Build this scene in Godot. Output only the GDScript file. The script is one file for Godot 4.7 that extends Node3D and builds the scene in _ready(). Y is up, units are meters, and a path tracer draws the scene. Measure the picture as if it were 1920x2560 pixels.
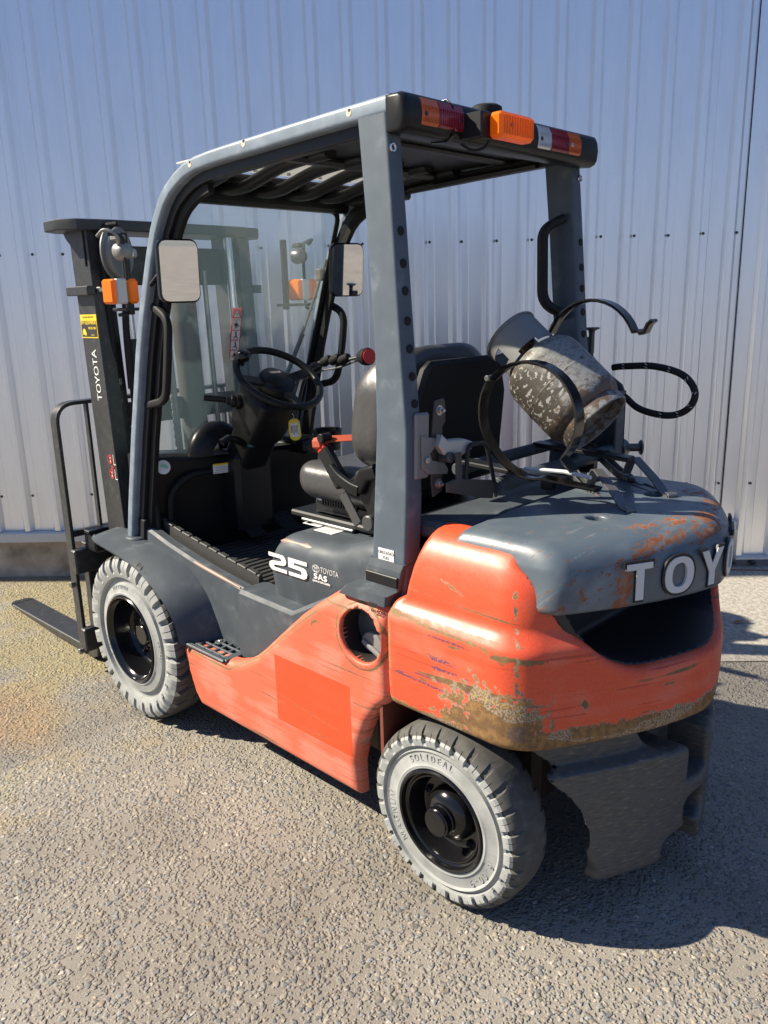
extends Node3D
# ---------------------------------------------------------------- mesh kit
class Sh:
	var v := PackedVector3Array()
	var uv := PackedVector2Array()
	var T := Transform3D()
	func tri(a: Vector3, b: Vector3, c: Vector3, ua := Vector2(), ub := Vector2(), uc := Vector2()) -> void:
		v.append(T * a); v.append(T * b); v.append(T * c)
		uv.append(ua); uv.append(ub); uv.append(uc)
	func quad(a: Vector3, b: Vector3, c: Vector3, d: Vector3) -> void:
		tri(a, b, c); tri(a, c, d)
	func quv(a: Vector3, b: Vector3, c: Vector3, d: Vector3, ua: Vector2, ub: Vector2, uc: Vector2, ud: Vector2) -> void:
		tri(a, b, c, ua, ub, uc); tri(a, c, d, ua, uc, ud)
	# a face of a convex body: turned so that it looks away from ctr
	func face(p: Array, ctr: Vector3) -> void:
		var m := Vector3()
		for q in p: m += q
		m /= p.size()
		var n: Vector3 = (p[1] - p[0]).cross(p[2] - p[0])
		if p.size() == 4: n = (p[2] - p[0]).cross(p[3] - p[1])
		if n.dot(m - ctr) < 0.0: p.reverse()
		tri(p[0], p[1], p[2])
		if p.size() == 4: tri(p[0], p[2], p[3])
	func box(c: Vector3, s: Vector3, b := 0.0) -> void:
		var h := s * 0.5
		b = minf(b, minf(h.x, minf(h.y, h.z)) * 0.98)
		if b <= 0.0:
			for ax in 3:
				for sg in [-1.0, 1.0]:
					var q := []
					for k in [[-1, -1], [1, -1], [1, 1], [-1, 1]]:
						var p := Vector3()
						p[ax] = sg * h[ax]; p[(ax + 1) % 3] = k[0] * h[(ax + 1) % 3]; p[(ax + 2) % 3] = k[1] * h[(ax + 2) % 3]
						q.append(c + p)
					face(q, c)
			return
		var P := func(sx: float, sy: float, sz: float, ax: int) -> Vector3:
			var g := Vector3(sx, sy, sz)
			var p := Vector3()
			for k in 3: p[k] = g[k] * (h[k] if k == ax else h[k] - b)
			return c + p
		for ax in 3:
			var a1 := (ax + 1) % 3
			var a2 := (ax + 2) % 3
			for sg in [-1.0, 1.0]:
				var q := []
				for k in [[-1, -1], [1, -1], [1, 1], [-1, 1]]:
					var g := Vector3(); g[ax] = sg; g[a1] = k[0]; g[a2] = k[1]
					q.append(P.call(g.x, g.y, g.z, ax))
				face(q, c)
			for s1 in [-1.0, 1.0]:
				for s2 in [-1.0, 1.0]:
					var g := Vector3(); g[ax] = -1; g[a1] = s1; g[a2] = s2
					var g2 := g; g2[ax] = 1
					face([P.call(g.x, g.y, g.z, a1), P.call(g2.x, g2.y, g2.z, a1), P.call(g2.x, g2.y, g2.z, a2), P.call(g.x, g.y, g.z, a2)], c)
		for sx in [-1.0, 1.0]:
			for sy in [-1.0, 1.0]:
				for sz in [-1.0, 1.0]:
					face([P.call(sx, sy, sz, 0), P.call(sx, sy, sz, 1), P.call(sx, sy, sz, 2)], c)
	# straight bar with a rectangular section between two points; up tells which way the height goes
	func bar(a: Vector3, b: Vector3, w: float, h: float, up := Vector3.UP, bev := 0.0) -> void:
		var old := T
		var x := (b - a).normalized()
		var z := x.cross(up).normalized()
		var y := z.cross(x)
		T = old * Transform3D(Basis(x, y, z), (a + b) * 0.5)
		box(Vector3(), Vector3(a.distance_to(b), h, w), bev)
		T = old
	# profile: Vector2(radius, height along local y)
	func lathe(pr: Array, n := 24, xf := Transform3D(), a0 := 0.0, a1 := TAU) -> void:
		var old := T
		T = T * xf
		for i in n:
			var t0 := a0 + (a1 - a0) * i / n
			var t1 := a0 + (a1 - a0) * (i + 1) / n
			for k in pr.size() - 1:
				var p: Vector2 = pr[k]
				var q: Vector2 = pr[k + 1]
				var A := Vector3(p.x * cos(t0), p.y, -p.x * sin(t0))
				var B := Vector3(p.x * cos(t1), p.y, -p.x * sin(t1))
				var Cc := Vector3(q.x * cos(t1), q.y, -q.x * sin(t1))
				var D := Vector3(q.x * cos(t0), q.y, -q.x * sin(t0))
				if p.x > 1e-6: tri(A, B, Cc, Vector2(float(i) / n, p.y), Vector2(float(i + 1) / n, p.y), Vector2(float(i + 1) / n, q.y))
				if q.x > 1e-6: tri(A, Cc, D, Vector2(float(i) / n, p.y), Vector2(float(i + 1) / n, q.y), Vector2(float(i) / n, q.y))
		T = old
	func cyl(a: Vector3, b: Vector3, r: float, n := 12, bev := 0.0) -> void:
		var L := a.distance_to(b)
		var pr := [Vector2(0, 0), Vector2(r - bev, 0), Vector2(r, bev), Vector2(r, L - bev), Vector2(r - bev, L), Vector2(0, L)]
		if bev <= 0.0: pr = [Vector2(0, 0), Vector2(r, 0), Vector2(r, L), Vector2(0, L)]
		lathe(pr, n, Sh.along(a, b))
	static func along(a: Vector3, b: Vector3) -> Transform3D:
		var y := (b - a).normalized()
		var h := Vector3.RIGHT if absf(y.x) < 0.9 else Vector3.FORWARD
		var z := h.cross(y).normalized()
		return Transform3D(Basis(y.cross(z), y, z), a)
	# sweep a closed section (Array of Vector2: side, up) along a path; ref keeps "up" steady when given
	func sweep(path: Array, sec: Array, closed := false, ref := Vector3.ZERO, scale := []) -> void:
		var n := path.size()
		var rings := []
		var up := ref
		for i in n:
			var t: Vector3
			if closed: t = path[(i + 1) % n] - path[(i - 1 + n) % n]
			elif i == 0: t = path[1] - path[0]
			elif i == n - 1: t = path[i] - path[i - 1]
			else: t = (path[i + 1] - path[i]).normalized() + (path[i] - path[i - 1]).normalized()
			t = t.normalized()
			if up == Vector3.ZERO: up = Vector3.UP if absf(t.y) < 0.9 else Vector3.RIGHT
			if ref != Vector3.ZERO: up = ref
			var s := up.cross(t).normalized()
			up = t.cross(s).normalized()
			var k := 1.0
			if i > 0 and i < n - 1 and not closed:
				var c: float = (path[i + 1] - path[i]).normalized().dot(t)
				k = 1.0 / maxf(c, 0.5)
			var sc: float = 1.0 if scale.is_empty() else scale[i]
			var ring := []
			for p in sec: ring.append(path[i] + (s * p.x + up * p.y) * sc)
			rings.append(ring)
		var m := sec.size()
		for i in (n if closed else n - 1):
			var a: Array = rings[i]
			var b: Array = rings[(i + 1) % n]
			for j in m:
				var j2 := (j + 1) % m
				quad(a[j], a[j2], b[j2], b[j])
		if not closed:
			for e in [0, n - 1]:
				var ring: Array = rings[e]
				var c := Vector3()
				for p in ring: c += p
				c /= m
				for j in m:
					if e == 0: tri(c, ring[(j + 1) % m], ring[j])
					else: tri(c, ring[j], ring[(j + 1) % m])
	func tube(path: Array, r: float, n := 10, closed := false, scale := []) -> void:
		sweep(path, Sh.circle(r, n), closed, Vector3.ZERO, scale)
	static func circle(r: float, n := 10, r2 := -1.0) -> Array:
		var o := []
		if r2 < 0: r2 = r
		for i in n: o.append(Vector2(r * cos(TAU * i / n), r2 * sin(TAU * i / n)))
		return o
	static func rrect(w: float, h: float, b: float) -> Array:
		var o := []
		for k in [[1, 1, 0], [-1, 1, 1], [-1, -1, 2], [1, -1, 3]]:
			for s in 4:
				var a: float = (k[2] + s / 3.0) * PI / 2
				o.append(Vector2(k[0] * (w / 2 - b) + b * cos(a), k[1] * (h / 2 - b) + b * sin(a)))
		return o
	# extrude polygon (x,y) from z0 to z1, edges bevelled by b, in the frame xf
	func prism(poly: Array, z0: float, z1: float, b := 0.0, xf := Transform3D(), both := true) -> void:
		var p := PackedVector2Array(poly)
		var area := 0.0
		for i in p.size(): area += p[i].cross(p[(i + 1) % p.size()])
		if area < 0: p.reverse()
		var n := p.size()
		var ins := PackedVector2Array()
		for i in n:
			var e0 := (p[i] - p[(i - 1 + n) % n]).normalized()
			var e1 := (p[(i + 1) % n] - p[i]).normalized()
			var m := Vector2(-e0.y, e0.x) + Vector2(-e1.y, e1.x)
			ins.append(p[i] + m / maxf(m.length_squared() * 0.5, 0.4) * b)
		var old := T
		T = T * xf
		var tr := Geometry2D.triangulate_polygon(ins if b > 0 else p)
		var q := ins if b > 0 else p
		var bb := b if both else 0.0
		for i in range(0, tr.size(), 3):
			var A := q[tr[i]]
			var B := q[tr[i + 1]]
			var D := q[tr[i + 2]]
			if (B - A).cross(D - A) < 0:
				var sw := B
				B = D
				D = sw
			tri(Vector3(A.x, A.y, z1), Vector3(B.x, B.y, z1), Vector3(D.x, D.y, z1), A, B, D)
			var A2 := A; var B2 := B; var D2 := D
			if not both: A2 = p[tr[i]]; B2 = p[tr[i + 1]]; D2 = p[tr[i + 2]]
			if not both and (B2 - A2).cross(D2 - A2) < 0:
				var sw2 := B2
				B2 = D2
				D2 = sw2
			tri(Vector3(A2.x, A2.y, z0), Vector3(D2.x, D2.y, z0), Vector3(B2.x, B2.y, z0), A2, D2, B2)
		for i in n:
			var j := (i + 1) % n
			quv(Vector3(p[i].x, p[i].y, z0 + bb), Vector3(p[j].x, p[j].y, z0 + bb), Vector3(p[j].x, p[j].y, z1 - b), Vector3(p[i].x, p[i].y, z1 - b), p[i], p[j], p[j], p[i])
			if b > 0:
				quv(Vector3(p[i].x, p[i].y, z1 - b), Vector3(p[j].x, p[j].y, z1 - b), Vector3(ins[j].x, ins[j].y, z1), Vector3(ins[i].x, ins[i].y, z1), p[i], p[j], ins[j], ins[i])
				if both: quv(Vector3(ins[i].x, ins[i].y, z0), Vector3(ins[j].x, ins[j].y, z0), Vector3(p[j].x, p[j].y, z0 + b), Vector3(p[i].x, p[i].y, z0 + b), ins[i], ins[j], p[j], p[i])
		T = old
	# loft through rings of equal size (closed rings), capped
	func loft(rings: Array) -> void:
		var m: int = rings[0].size()
		for i in rings.size() - 1:
			for j in m:
				quad(rings[i][j], rings[i][(j + 1) % m], rings[i + 1][(j + 1) % m], rings[i + 1][j])
		for e in [0, rings.size() - 1]:
			var c := Vector3()
			for p in rings[e]: c += p
			c /= m
			for j in m:
				if e == 0: tri(c, rings[e][(j + 1) % m], rings[e][j])
				else: tri(c, rings[e][j], rings[e][(j + 1) % m])
	# sheet given as rows of points, with thickness t downwards along the sheet's normal
	func sheet(rows: Array, t: float) -> void:
		var nr := rows.size()
		var nc: int = rows[0].size()
		var low := []
		for i in nr:
			var rr := []
			for j in nc:
				var du: Vector3 = rows[i][mini(j + 1, nc - 1)] - rows[i][maxi(j - 1, 0)]
				var dv: Vector3 = rows[mini(i + 1, nr - 1)][j] - rows[maxi(i - 1, 0)][j]
				rr.append(rows[i][j] - du.cross(dv).normalized() * t)
			low.append(rr)
		for i in nr - 1:
			for j in nc - 1:
				quad(rows[i][j], rows[i][j + 1], rows[i + 1][j + 1], rows[i + 1][j])
				quad(low[i][j], low[i + 1][j], low[i + 1][j + 1], low[i][j + 1])
		for i in nr - 1:
			quad(rows[i][0], rows[i + 1][0], low[i + 1][0], low[i][0])
			quad(rows[i + 1][nc - 1], rows[i][nc - 1], low[i][nc - 1], low[i + 1][nc - 1])
		for j in nc - 1:
			quad(rows[0][j + 1], rows[0][j], low[0][j], low[0][j + 1])
			quad(rows[nr - 1][j], rows[nr - 1][j + 1], low[nr - 1][j + 1], low[nr - 1][j])
	# triangle soup -> mesh, smooth across edges blunter than ang degrees
	func mesh(ang := 38.0) -> ArrayMesh:
		var nf := v.size() / 3
		var fn := PackedVector3Array()
		fn.resize(nf)
		var at := {}
		for f in nf:
			var n := (v[f * 3 + 1] - v[f * 3]).cross(v[f * 3 + 2] - v[f * 3])
			fn[f] = n
			for k in 3:
				var key := Vector3i((v[f * 3 + k] * 20000.0).round())
				if at.has(key): at[key].append(f)
				else: at[key] = PackedInt32Array([f])
		var cs := cos(deg_to_rad(ang))
		var un := PackedVector3Array()
		un.resize(nf)
		for f in nf: un[f] = fn[f].normalized()
		var ov := PackedVector3Array()
		var on := PackedVector3Array()
		var ou := PackedVector2Array()
		for f in nf:
			if fn[f].length_squared() < 1e-18: continue
			for k in [0, 2, 1]:
				var i: int = f * 3 + k
				var key := Vector3i((v[i] * 20000.0).round())
				var s := Vector3()
				for g in at[key]:
					if un[g].dot(un[f]) > cs: s += fn[g]
				ov.append(v[i]); on.append(s.normalized()); ou.append(uv[i])
		return Sh.arrays(ov, on, ou)
	static func arrays(ov: PackedVector3Array, on: PackedVector3Array, ou: PackedVector2Array) -> ArrayMesh:
		var a := []
		a.resize(Mesh.ARRAY_MAX)
		a[Mesh.ARRAY_VERTEX] = ov
		a[Mesh.ARRAY_NORMAL] = on
		if ou.size() == ov.size(): a[Mesh.ARRAY_TEX_UV] = ou
		var m := ArrayMesh.new()
		m.add_surface_from_arrays(Mesh.PRIMITIVE_TRIANGLES, a)
		return m

# surface nets of a signed distance field, pulled onto the true surface, normals from the field
func nets(f: Callable, lo: Vector3, hi: Vector3, h: float, uvf = null) -> ArrayMesh:
	var nx := int((hi.x - lo.x) / h) + 2
	var ny := int((hi.y - lo.y) / h) + 2
	var nz := int((hi.z - lo.z) / h) + 2
	var d := PackedFloat32Array()
	d.resize(nx * ny * nz)
	var sl := nx * ny
	for bz in range(0, nz, 4):
		for by in range(0, ny, 4):
			for bx in range(0, nx, 4):
				var far: float = f.call(lo + Vector3(bx + 1.5, by + 1.5, bz + 1.5) * h)
				var skip := absf(far) > 4.6 * h
				for z in range(bz, mini(bz + 4, nz)):
					for y in range(by, mini(by + 4, ny)):
						for x in range(bx, mini(bx + 4, nx)):
							d[x + y * nx + z * sl] = far if skip else f.call(lo + Vector3(x, y, z) * h)
	var sy := nx
	var sz := nx * ny
	var id := PackedInt32Array()
	id.resize(nx * ny * nz)
	id.fill(-1)
	var pv := PackedVector3Array()
	var corner := [0, 1, sy, sy + 1, sz, sz + 1, sz + sy, sz + sy + 1]
	var edges := [[0, 1], [2, 3], [4, 5], [6, 7], [0, 2], [1, 3], [4, 6], [5, 7], [0, 4], [1, 5], [2, 6], [3, 7]]
	for z in nz - 1:
		for y in ny - 1:
			for x in nx - 1:
				var b := x + y * sy + z * sz
				var c := 0
				for k in 8:
					if d[b + corner[k]] < 0: c += 1
				if c == 0 or c == 8: continue
				var s := Vector3()
				var n := 0
				for e in edges:
					var a0 := d[b + corner[e[0]]]
					var a1 := d[b + corner[e[1]]]
					if (a0 < 0) == (a1 < 0): continue
					var t := a0 / (a0 - a1)
					var p0 := Vector3(e[0] & 1, (e[0] >> 1) & 1, e[0] >> 2)
					var p1 := Vector3(e[1] & 1, (e[1] >> 1) & 1, e[1] >> 2)
					s += p0.lerp(p1, t)
					n += 1
				id[b] = pv.size()
				pv.append(lo + (Vector3(x, y, z) + s / n) * h)
	var pn := PackedVector3Array()
	pn.resize(pv.size())
	var e := h * 0.25
	for k in pv.size():
		var p := pv[k]
		var g: Vector3
		for it in 2:
			var d0: float = f.call(p)
			g = Vector3(f.call(p + Vector3(e, 0, 0)) - d0, f.call(p + Vector3(0, e, 0)) - d0, f.call(p + Vector3(0, 0, e)) - d0) / e
			var gl := g.length_squared()
			if it == 0 and gl > 0.05: p -= (g * (d0 / gl)).limit_length(h * 0.7)
		pv[k] = p
		pn[k] = g.normalized()
	var ov := PackedVector3Array()
	var on := PackedVector3Array()
	var ou := PackedVector2Array()
	for z in range(1, nz - 1):
		for y in range(1, ny - 1):
			for x in range(1, nx - 1):
				var b := x + y * sy + z * sz
				var s0 := d[b] < 0
				for ax in 3:
					var st: int = [1, sy, sz][ax]
					if s0 == (d[b + st] < 0): continue
					var u: int = [sy, sz, 1][ax]
					var w: int = [sz, 1, sy][ax]
					var q := [id[b - u - w], id[b - w], id[b], id[b - u]]
					if q.min() < 0: continue
					if not s0: q.reverse()
					for k in [0, 2, 1, 0, 3, 2]:
						ov.append(pv[q[k]]); on.append(pn[q[k]])
						if uvf != null: ou.append(uvf.call(pv[q[k]]))
	return Sh.arrays(ov, on, ou)

static func smax(a: float, b: float, k: float) -> float:
	var h := maxf(k - absf(a - b), 0.0) / k
	return maxf(a, b) + h * h * k * 0.25
static func smin(a: float, b: float, k: float) -> float:
	return -smax(-a, -b, k)
static func sbox(p: Vector3, c: Vector3, hs: Vector3, r: float) -> float:
	var q := (p - c).abs() - hs + Vector3(r, r, r)
	return Vector3(maxf(q.x, 0), maxf(q.y, 0), maxf(q.z, 0)).length() + minf(maxf(q.x, maxf(q.y, q.z)), 0.0) - r
static func spoly(p: Vector2, q: PackedVector2Array) -> float:
	var best := 1e9
	var inside := false
	var n := q.size()
	var j := n - 1
	for i in n:
		var a := q[i]
		var b := q[j]
		var e := b - a
		var w := p - a
		var t := clampf(w.dot(e) / e.length_squared(), 0, 1)
		best = minf(best, (w - e * t).length_squared())
		if (a.y > p.y) != (b.y > p.y) and p.x < e.x * w.y / e.y + a.x: inside = not inside
		j = i
	return -sqrt(best) if inside else sqrt(best)
static func v3(a: Array) -> Array:
	var o := []
	for p in a: o.append(Vector3(p[0], p[1], p[2]))
	return o
static func v2(a: Array) -> Array:
	var o := []
	for p in a: o.append(Vector2(p[0], p[1]))
	return o
# Catmull-Rom through points
static func curve(p: Array, per := 6, closed := false) -> Array:
	var o := []
	var n := p.size()
	for i in (n if closed else n - 1):
		var a: Vector3 = p[(i - 1 + n) % n] if closed or i > 0 else p[0] * 2 - p[1]
		var b: Vector3 = p[i]
		var c: Vector3 = p[(i + 1) % n]
		var e: Vector3 = p[(i + 2) % n] if closed or i + 2 < n else p[n - 1] * 2 - p[n - 2]
		for k in per: o.append(b.cubic_interpolate(c, a, e, float(k) / per))
	if not closed: o.append(p[n - 1])
	return o
# polyline with rounded corners
static func rounded(p: Array, r: float, seg := 5, closed := false) -> Array:
	var o := []
	var n := p.size()
	for i in n:
		if not closed and (i == 0 or i == n - 1):
			o.append(p[i])
			continue
		var a: Vector3 = p[(i - 1 + n) % n]
		var b: Vector3 = p[i]
		var c: Vector3 = p[(i + 1) % n]
		var k := minf(r, minf(a.distance_to(b), b.distance_to(c)) * 0.48)
		var s := b + (a - b).normalized() * k
		var e := b + (c - b).normalized() * k
		for j in seg + 1:
			var t := float(j) / seg
			o.append(s.lerp(b, t).lerp(b.lerp(e, t), t))
	return o

# ---------------------------------------------------------------- nodes
var used := {}
func numbered(c: String, parent: Node) -> String:
	var k := "%d/%s" % [parent.get_instance_id(), c]
	var n: int = used.get(k, 0)
	used[k] = n + 1
	return c if n == 0 else "%s_%03d" % [c, n]
func obj(called: String, what, m: Material, parent: Node = self, ang := 38.0) -> MeshInstance3D:
	var o := MeshInstance3D.new()
	o.name = numbered(called, parent)
	o.mesh = what.mesh(ang) if what is Sh else what
	o.material_override = null
	if o.mesh is PrimitiveMesh: o.mesh.material = m
	else: o.mesh.surface_set_material(0, m)
	parent.add_child(o, true)
	return o
func same(called: String, src: Mesh, parent: Node, xf := Transform3D()) -> MeshInstance3D:
	var o := MeshInstance3D.new()
	o.name = numbered(called, parent)
	o.mesh = src
	o.transform = xf
	parent.add_child(o, true)
	return o
func thing(called: String, label: String, category: String, at := Vector3(), group := "") -> Node3D:
	var o := Node3D.new()
	o.name = numbered(called, self)
	add_child(o, true)
	o.position = at
	tag(o, label, category, group)
	return o
func tag(o: Node, label: String, category: String, group := "") -> void:
	o.set_meta("label", label)
	o.set_meta("category", category)
	if group: o.set_meta("group", group)
func struct(called: String, what, m: Material) -> MeshInstance3D:
	var o := obj(called, what, m)
	o.set_meta("kind", "structure")
	return o
func text(called: String, t: String, hgt: float, xf: Transform3D, m: Material, parent: Node, bold := true, depth := 0.001, stretch := 1.0, font := "Droid Sans") -> MeshInstance3D:
	var f := SystemFont.new()
	f.font_names = PackedStringArray([font])
	f.font_weight = 700 if bold else 400
	var tm := TextMesh.new()
	tm.text = t
	tm.font = f
	tm.font_size = 32
	tm.pixel_size = hgt / 23.0
	tm.depth = depth
	tm.curve_step = 1.0
	tm.material = m
	var o := MeshInstance3D.new()
	o.name = numbered(called, parent)
	o.mesh = tm
	o.transform = xf * Transform3D(Basis.from_scale(Vector3(stretch, 1, 1)), Vector3())
	parent.add_child(o, true)
	return o
static func frame(right: Vector3, up: Vector3, at: Vector3) -> Transform3D:
	var r := right.normalized()
	var n := r.cross(up).normalized()
	return Transform3D(Basis(r, n.cross(r), n), at)

# ---------------------------------------------------------------- materials
var M := {}
func mat(c: Color, rough: float, metal := 0.0, spec := 0.5) -> StandardMaterial3D:
	var m := StandardMaterial3D.new()
	m.albedo_color = c
	m.roughness = rough
	m.metallic = metal
	m.metallic_specular = spec
	return m
static func lin(r: float, g: float, b: float) -> Color:
	return Color(r, g, b).linear_to_srgb()
func noise(type: int, freq: float, sd: int, oct := 4) -> FastNoiseLite:
	var n := FastNoiseLite.new()
	n.noise_type = type
	n.frequency = freq
	n.seed = sd
	n.fractal_octaves = oct
	if oct <= 1: n.fractal_type = FastNoiseLite.FRACTAL_NONE
	return n
func ramp(stops: Array) -> Gradient:
	var g := Gradient.new()
	var o := PackedFloat32Array()
	var c := PackedColorArray()
	for s in stops:
		o.append(s[0]); c.append(s[1])
	g.offsets = o
	g.colors = c
	return g
func ntex(n: FastNoiseLite, size: int, stops := [], normalize := true, h := 0) -> NoiseTexture2D:
	var t := NoiseTexture2D.new()
	t.width = size
	t.height = h if h else size
	t.seamless = true
	t.noise = n
	t.normalize = normalize
	t.generate_mipmaps = false
	if stops.size(): t.color_ramp = ramp(stops)
	return t
func tri(m: StandardMaterial3D, scale: float) -> StandardMaterial3D:
	m.uv1_triplanar = true
	m.uv1_triplanar_sharpness = 4.0
	m.uv1_scale = Vector3.ONE * scale
	return m

var F: Node3D   # the forklift

func _ready() -> void:
	setup()
	materials()
	yard()
	shed()
	F = thing("forklift", "worn orange and grey counterbalance forklift parked on asphalt beside the metal shed", "forklift")
	counterweight()
	side_panels()
	hood_and_floor()
	fenders()
	wheels()
	guard()
	cab()
	seat()
	mast()
	carriage()
	gas_bracket()
	gas_bottle()
	small_things()

func setup() -> void:
	var cam := Camera3D.new()
	cam.name = "camera"
	cam.keep_aspect = Camera3D.KEEP_HEIGHT
	cam.fov = 65.04
	cam.near = 0.05
	cam.far = 400.0
	var yaw := 0.7761
	var pitch := 0.2541
	var roll := -0.0280
	var d := Vector3(-sin(yaw) * cos(pitch), -sin(pitch), -cos(yaw) * cos(pitch))
	var r := d.cross(Vector3.UP).normalized()
	var u := r.cross(d)
	var r2 := r * cos(roll) + u * sin(roll)
	var u2 := u * cos(roll) - r * sin(roll)
	cam.transform = Transform3D(Basis(r2, u2, -d), Vector3(2.8328, 1.6157, 1.9867))
	add_child(cam)
	cam.current = true
	var env := Environment.new()
	env.background_mode = Environment.BG_SKY
	var sky := Sky.new()
	var sm := ProceduralSkyMaterial.new()
	sm.sky_top_color = Color(0.42, 0.56, 0.80)
	sm.sky_horizon_color = Color(0.78, 0.86, 0.96)
	sm.sky_curve = 0.10
	sm.ground_bottom_color = Color(0.36, 0.34, 0.31)
	sm.ground_horizon_color = Color(0.55, 0.55, 0.54)
	sm.sky_energy_multiplier = 0.68
	sm.ground_energy_multiplier = 0.9
	sky.sky_material = sm
	env.sky = sky
	env.tonemap_mode = Environment.TONE_MAPPER_LINEAR
	env.tonemap_exposure = 2.15
	env.sdfgi_enabled = true
	env.ssao_enabled = true
	env.ssil_enabled = true
	var we := WorldEnvironment.new()
	we.name = "world_environment"
	we.environment = env
	add_child(we)
	var sun := DirectionalLight3D.new()
	sun.name = "sun"
	sun.light_color = Color(1.0, 0.955, 0.87)
	sun.light_energy = 1.6
	sun.light_angular_distance = 0.53
	sun.shadow_enabled = true
	add_child(sun)
	sun.look_at_from_position(Vector3(-0.93, 1.0, 0.80) * 20.0, Vector3.ZERO)

func materials() -> void:
	var sx := FastNoiseLite.TYPE_SIMPLEX_SMOOTH
	# charcoal blue paint, scuffed
	var n1 := noise(sx, 0.012, 3, 5)
	var scuff := ntex(n1, 512, [[0.0, Color(0.285, 0.325, 0.365)], [0.5, Color(0.30, 0.342, 0.385)], [0.68, Color(0.31, 0.352, 0.395)], [0.80, Color(0.335, 0.375, 0.415)], [1.0, Color(0.39, 0.425, 0.46)]])
	var rgh := ntex(noise(sx, 0.02, 9, 4), 256, [[0.0, Color(0.46, 0.46, 0.46)], [0.5, Color(0.56, 0.56, 0.56)], [1.0, Color(0.70, 0.70, 0.70)]])
	var dark := mat(Color.WHITE, 1.0, 0.0, 0.4)
	dark.albedo_texture = scuff
	dark.roughness_texture = rgh
	M.pillar = tri(dark, 1.7)
	var d2 := mat(Color.WHITE, 1.0, 0.0, 0.4)
	d2.albedo_texture = ntex(noise(sx, 0.012, 5, 5), 512, [[0.0, Color(0.245, 0.27, 0.295)], [0.5, Color(0.258, 0.284, 0.31)], [0.68, Color(0.27, 0.296, 0.322)], [0.80, Color(0.295, 0.32, 0.343)], [1.0, Color(0.36, 0.38, 0.395)]])
	d2.roughness_texture = rgh
	M.slate = tri(d2, 1.5)
	# chalky weathered paint of the left rail
	var rp: StandardMaterial3D = mat(Color.WHITE, 0.42)
	rp.albedo_texture = ntex(noise(sx, 0.015, 13, 5), 512, [[0.0, Color(0.40, 0.45, 0.50)], [0.5, Color(0.45, 0.50, 0.55)], [0.8, Color(0.49, 0.54, 0.59)], [1.0, Color(0.58, 0.62, 0.66)]])
	M.rail = tri(rp, 1.4)
	var nearb := mat(lin(0.012, 0.0135, 0.016), 0.38, 0.0, 0.4)
	M.blackpaint = nearb
	var bp2 := mat(Color.WHITE, 0.4)
	bp2.albedo_texture = ntex(noise(sx, 0.02, 21, 5), 512, [[0.0, Color(0.155, 0.16, 0.165)], [0.55, Color(0.185, 0.19, 0.195)], [0.78, Color(0.21, 0.21, 0.21)], [0.9, Color(0.27, 0.265, 0.255)], [1.0, Color(0.34, 0.325, 0.30)]])
	M.mastblack = tri(bp2, 2.0)
	M.plastic = mat(lin(0.010, 0.0105, 0.0115), 0.34, 0.0, 0.35)
	M.plasticmatte = mat(lin(0.012, 0.0125, 0.0135), 0.62, 0.0, 0.35)
	M.rubber = mat(lin(0.013, 0.013, 0.014), 0.7, 0.0, 0.35)
	M.gloss = mat(lin(0.006, 0.006, 0.007), 0.16)
	M.chrome = mat(lin(0.62, 0.62, 0.62), 0.22, 1.0)
	M.zinc = mat(lin(0.50, 0.49, 0.46), 0.36, 0.9)
	M.steel = mat(lin(0.20, 0.20, 0.20), 0.38, 0.8)
	M.darksteel = mat(lin(0.075, 0.077, 0.08), 0.4, 0.5)
	M.bracketpaint = mat(lin(0.20, 0.20, 0.195), 0.45, 0.2)
	M.brown = mat(lin(0.06, 0.05, 0.045), 0.5)
	M.white = mat(lin(0.72, 0.72, 0.70), 0.45)
	M.letter = mat(lin(0.52, 0.52, 0.52), 0.5)
	M.yellow = mat(lin(0.75, 0.52, 0.02), 0.45)
	M.stickerblack = mat(lin(0.02, 0.02, 0.02), 0.5)
	M.red = mat(lin(0.55, 0.02, 0.02), 0.4)
	M.strap = mat(lin(0.34, 0.055, 0.02), 0.75)
	M.orangeflat = mat(lin(0.62, 0.085, 0.018), 0.42)
	var am := mat(lin(0.85, 0.24, 0.01), 0.2)
	am.backlight_enabled = true
	am.backlight = lin(0.8, 0.25, 0.01)
	var rib := ntex(noise(sx, 0.02, 4, 1), 64, [[0, Color(0.3, 0.3, 0.3)], [1, Color(0.7, 0.7, 0.7)]])
	M.amber = am
	M.amberdark = mat(lin(0.50, 0.095, 0.015), 0.22)
	M.redlens = mat(lin(0.20, 0.008, 0.02), 0.16)
	M.clearlens = mat(lin(0.50, 0.51, 0.53), 0.16, 0.35)
	M.mirror = mat(lin(0.88, 0.88, 0.88), 0.02, 1.0)
	var g := mat(Color(0.80, 0.92, 0.93, 0.13), 0.02)
	g.transparency = BaseMaterial3D.TRANSPARENCY_ALPHA
	M.glass = g
	var ac := mat(lin(0.72, 0.72, 0.69), 0.3)
	ac.backlight_enabled = true
	ac.backlight = lin(0.75, 0.75, 0.72)
	M.acrylic = ac
	# seat vinyl
	var vy := mat(lin(0.05, 0.05, 0.052), 0.36)
	vy.heightmap_enabled = true
	vy.heightmap_scale = 0.06
	vy.heightmap_texture = ntex(noise(FastNoiseLite.TYPE_CELLULAR, 0.06, 5, 1), 256)
	M.vinyl = tri(vy, 3.0)
	# tyre rubber with dust
	var ty := mat(Color.WHITE, 0.85)
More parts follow.
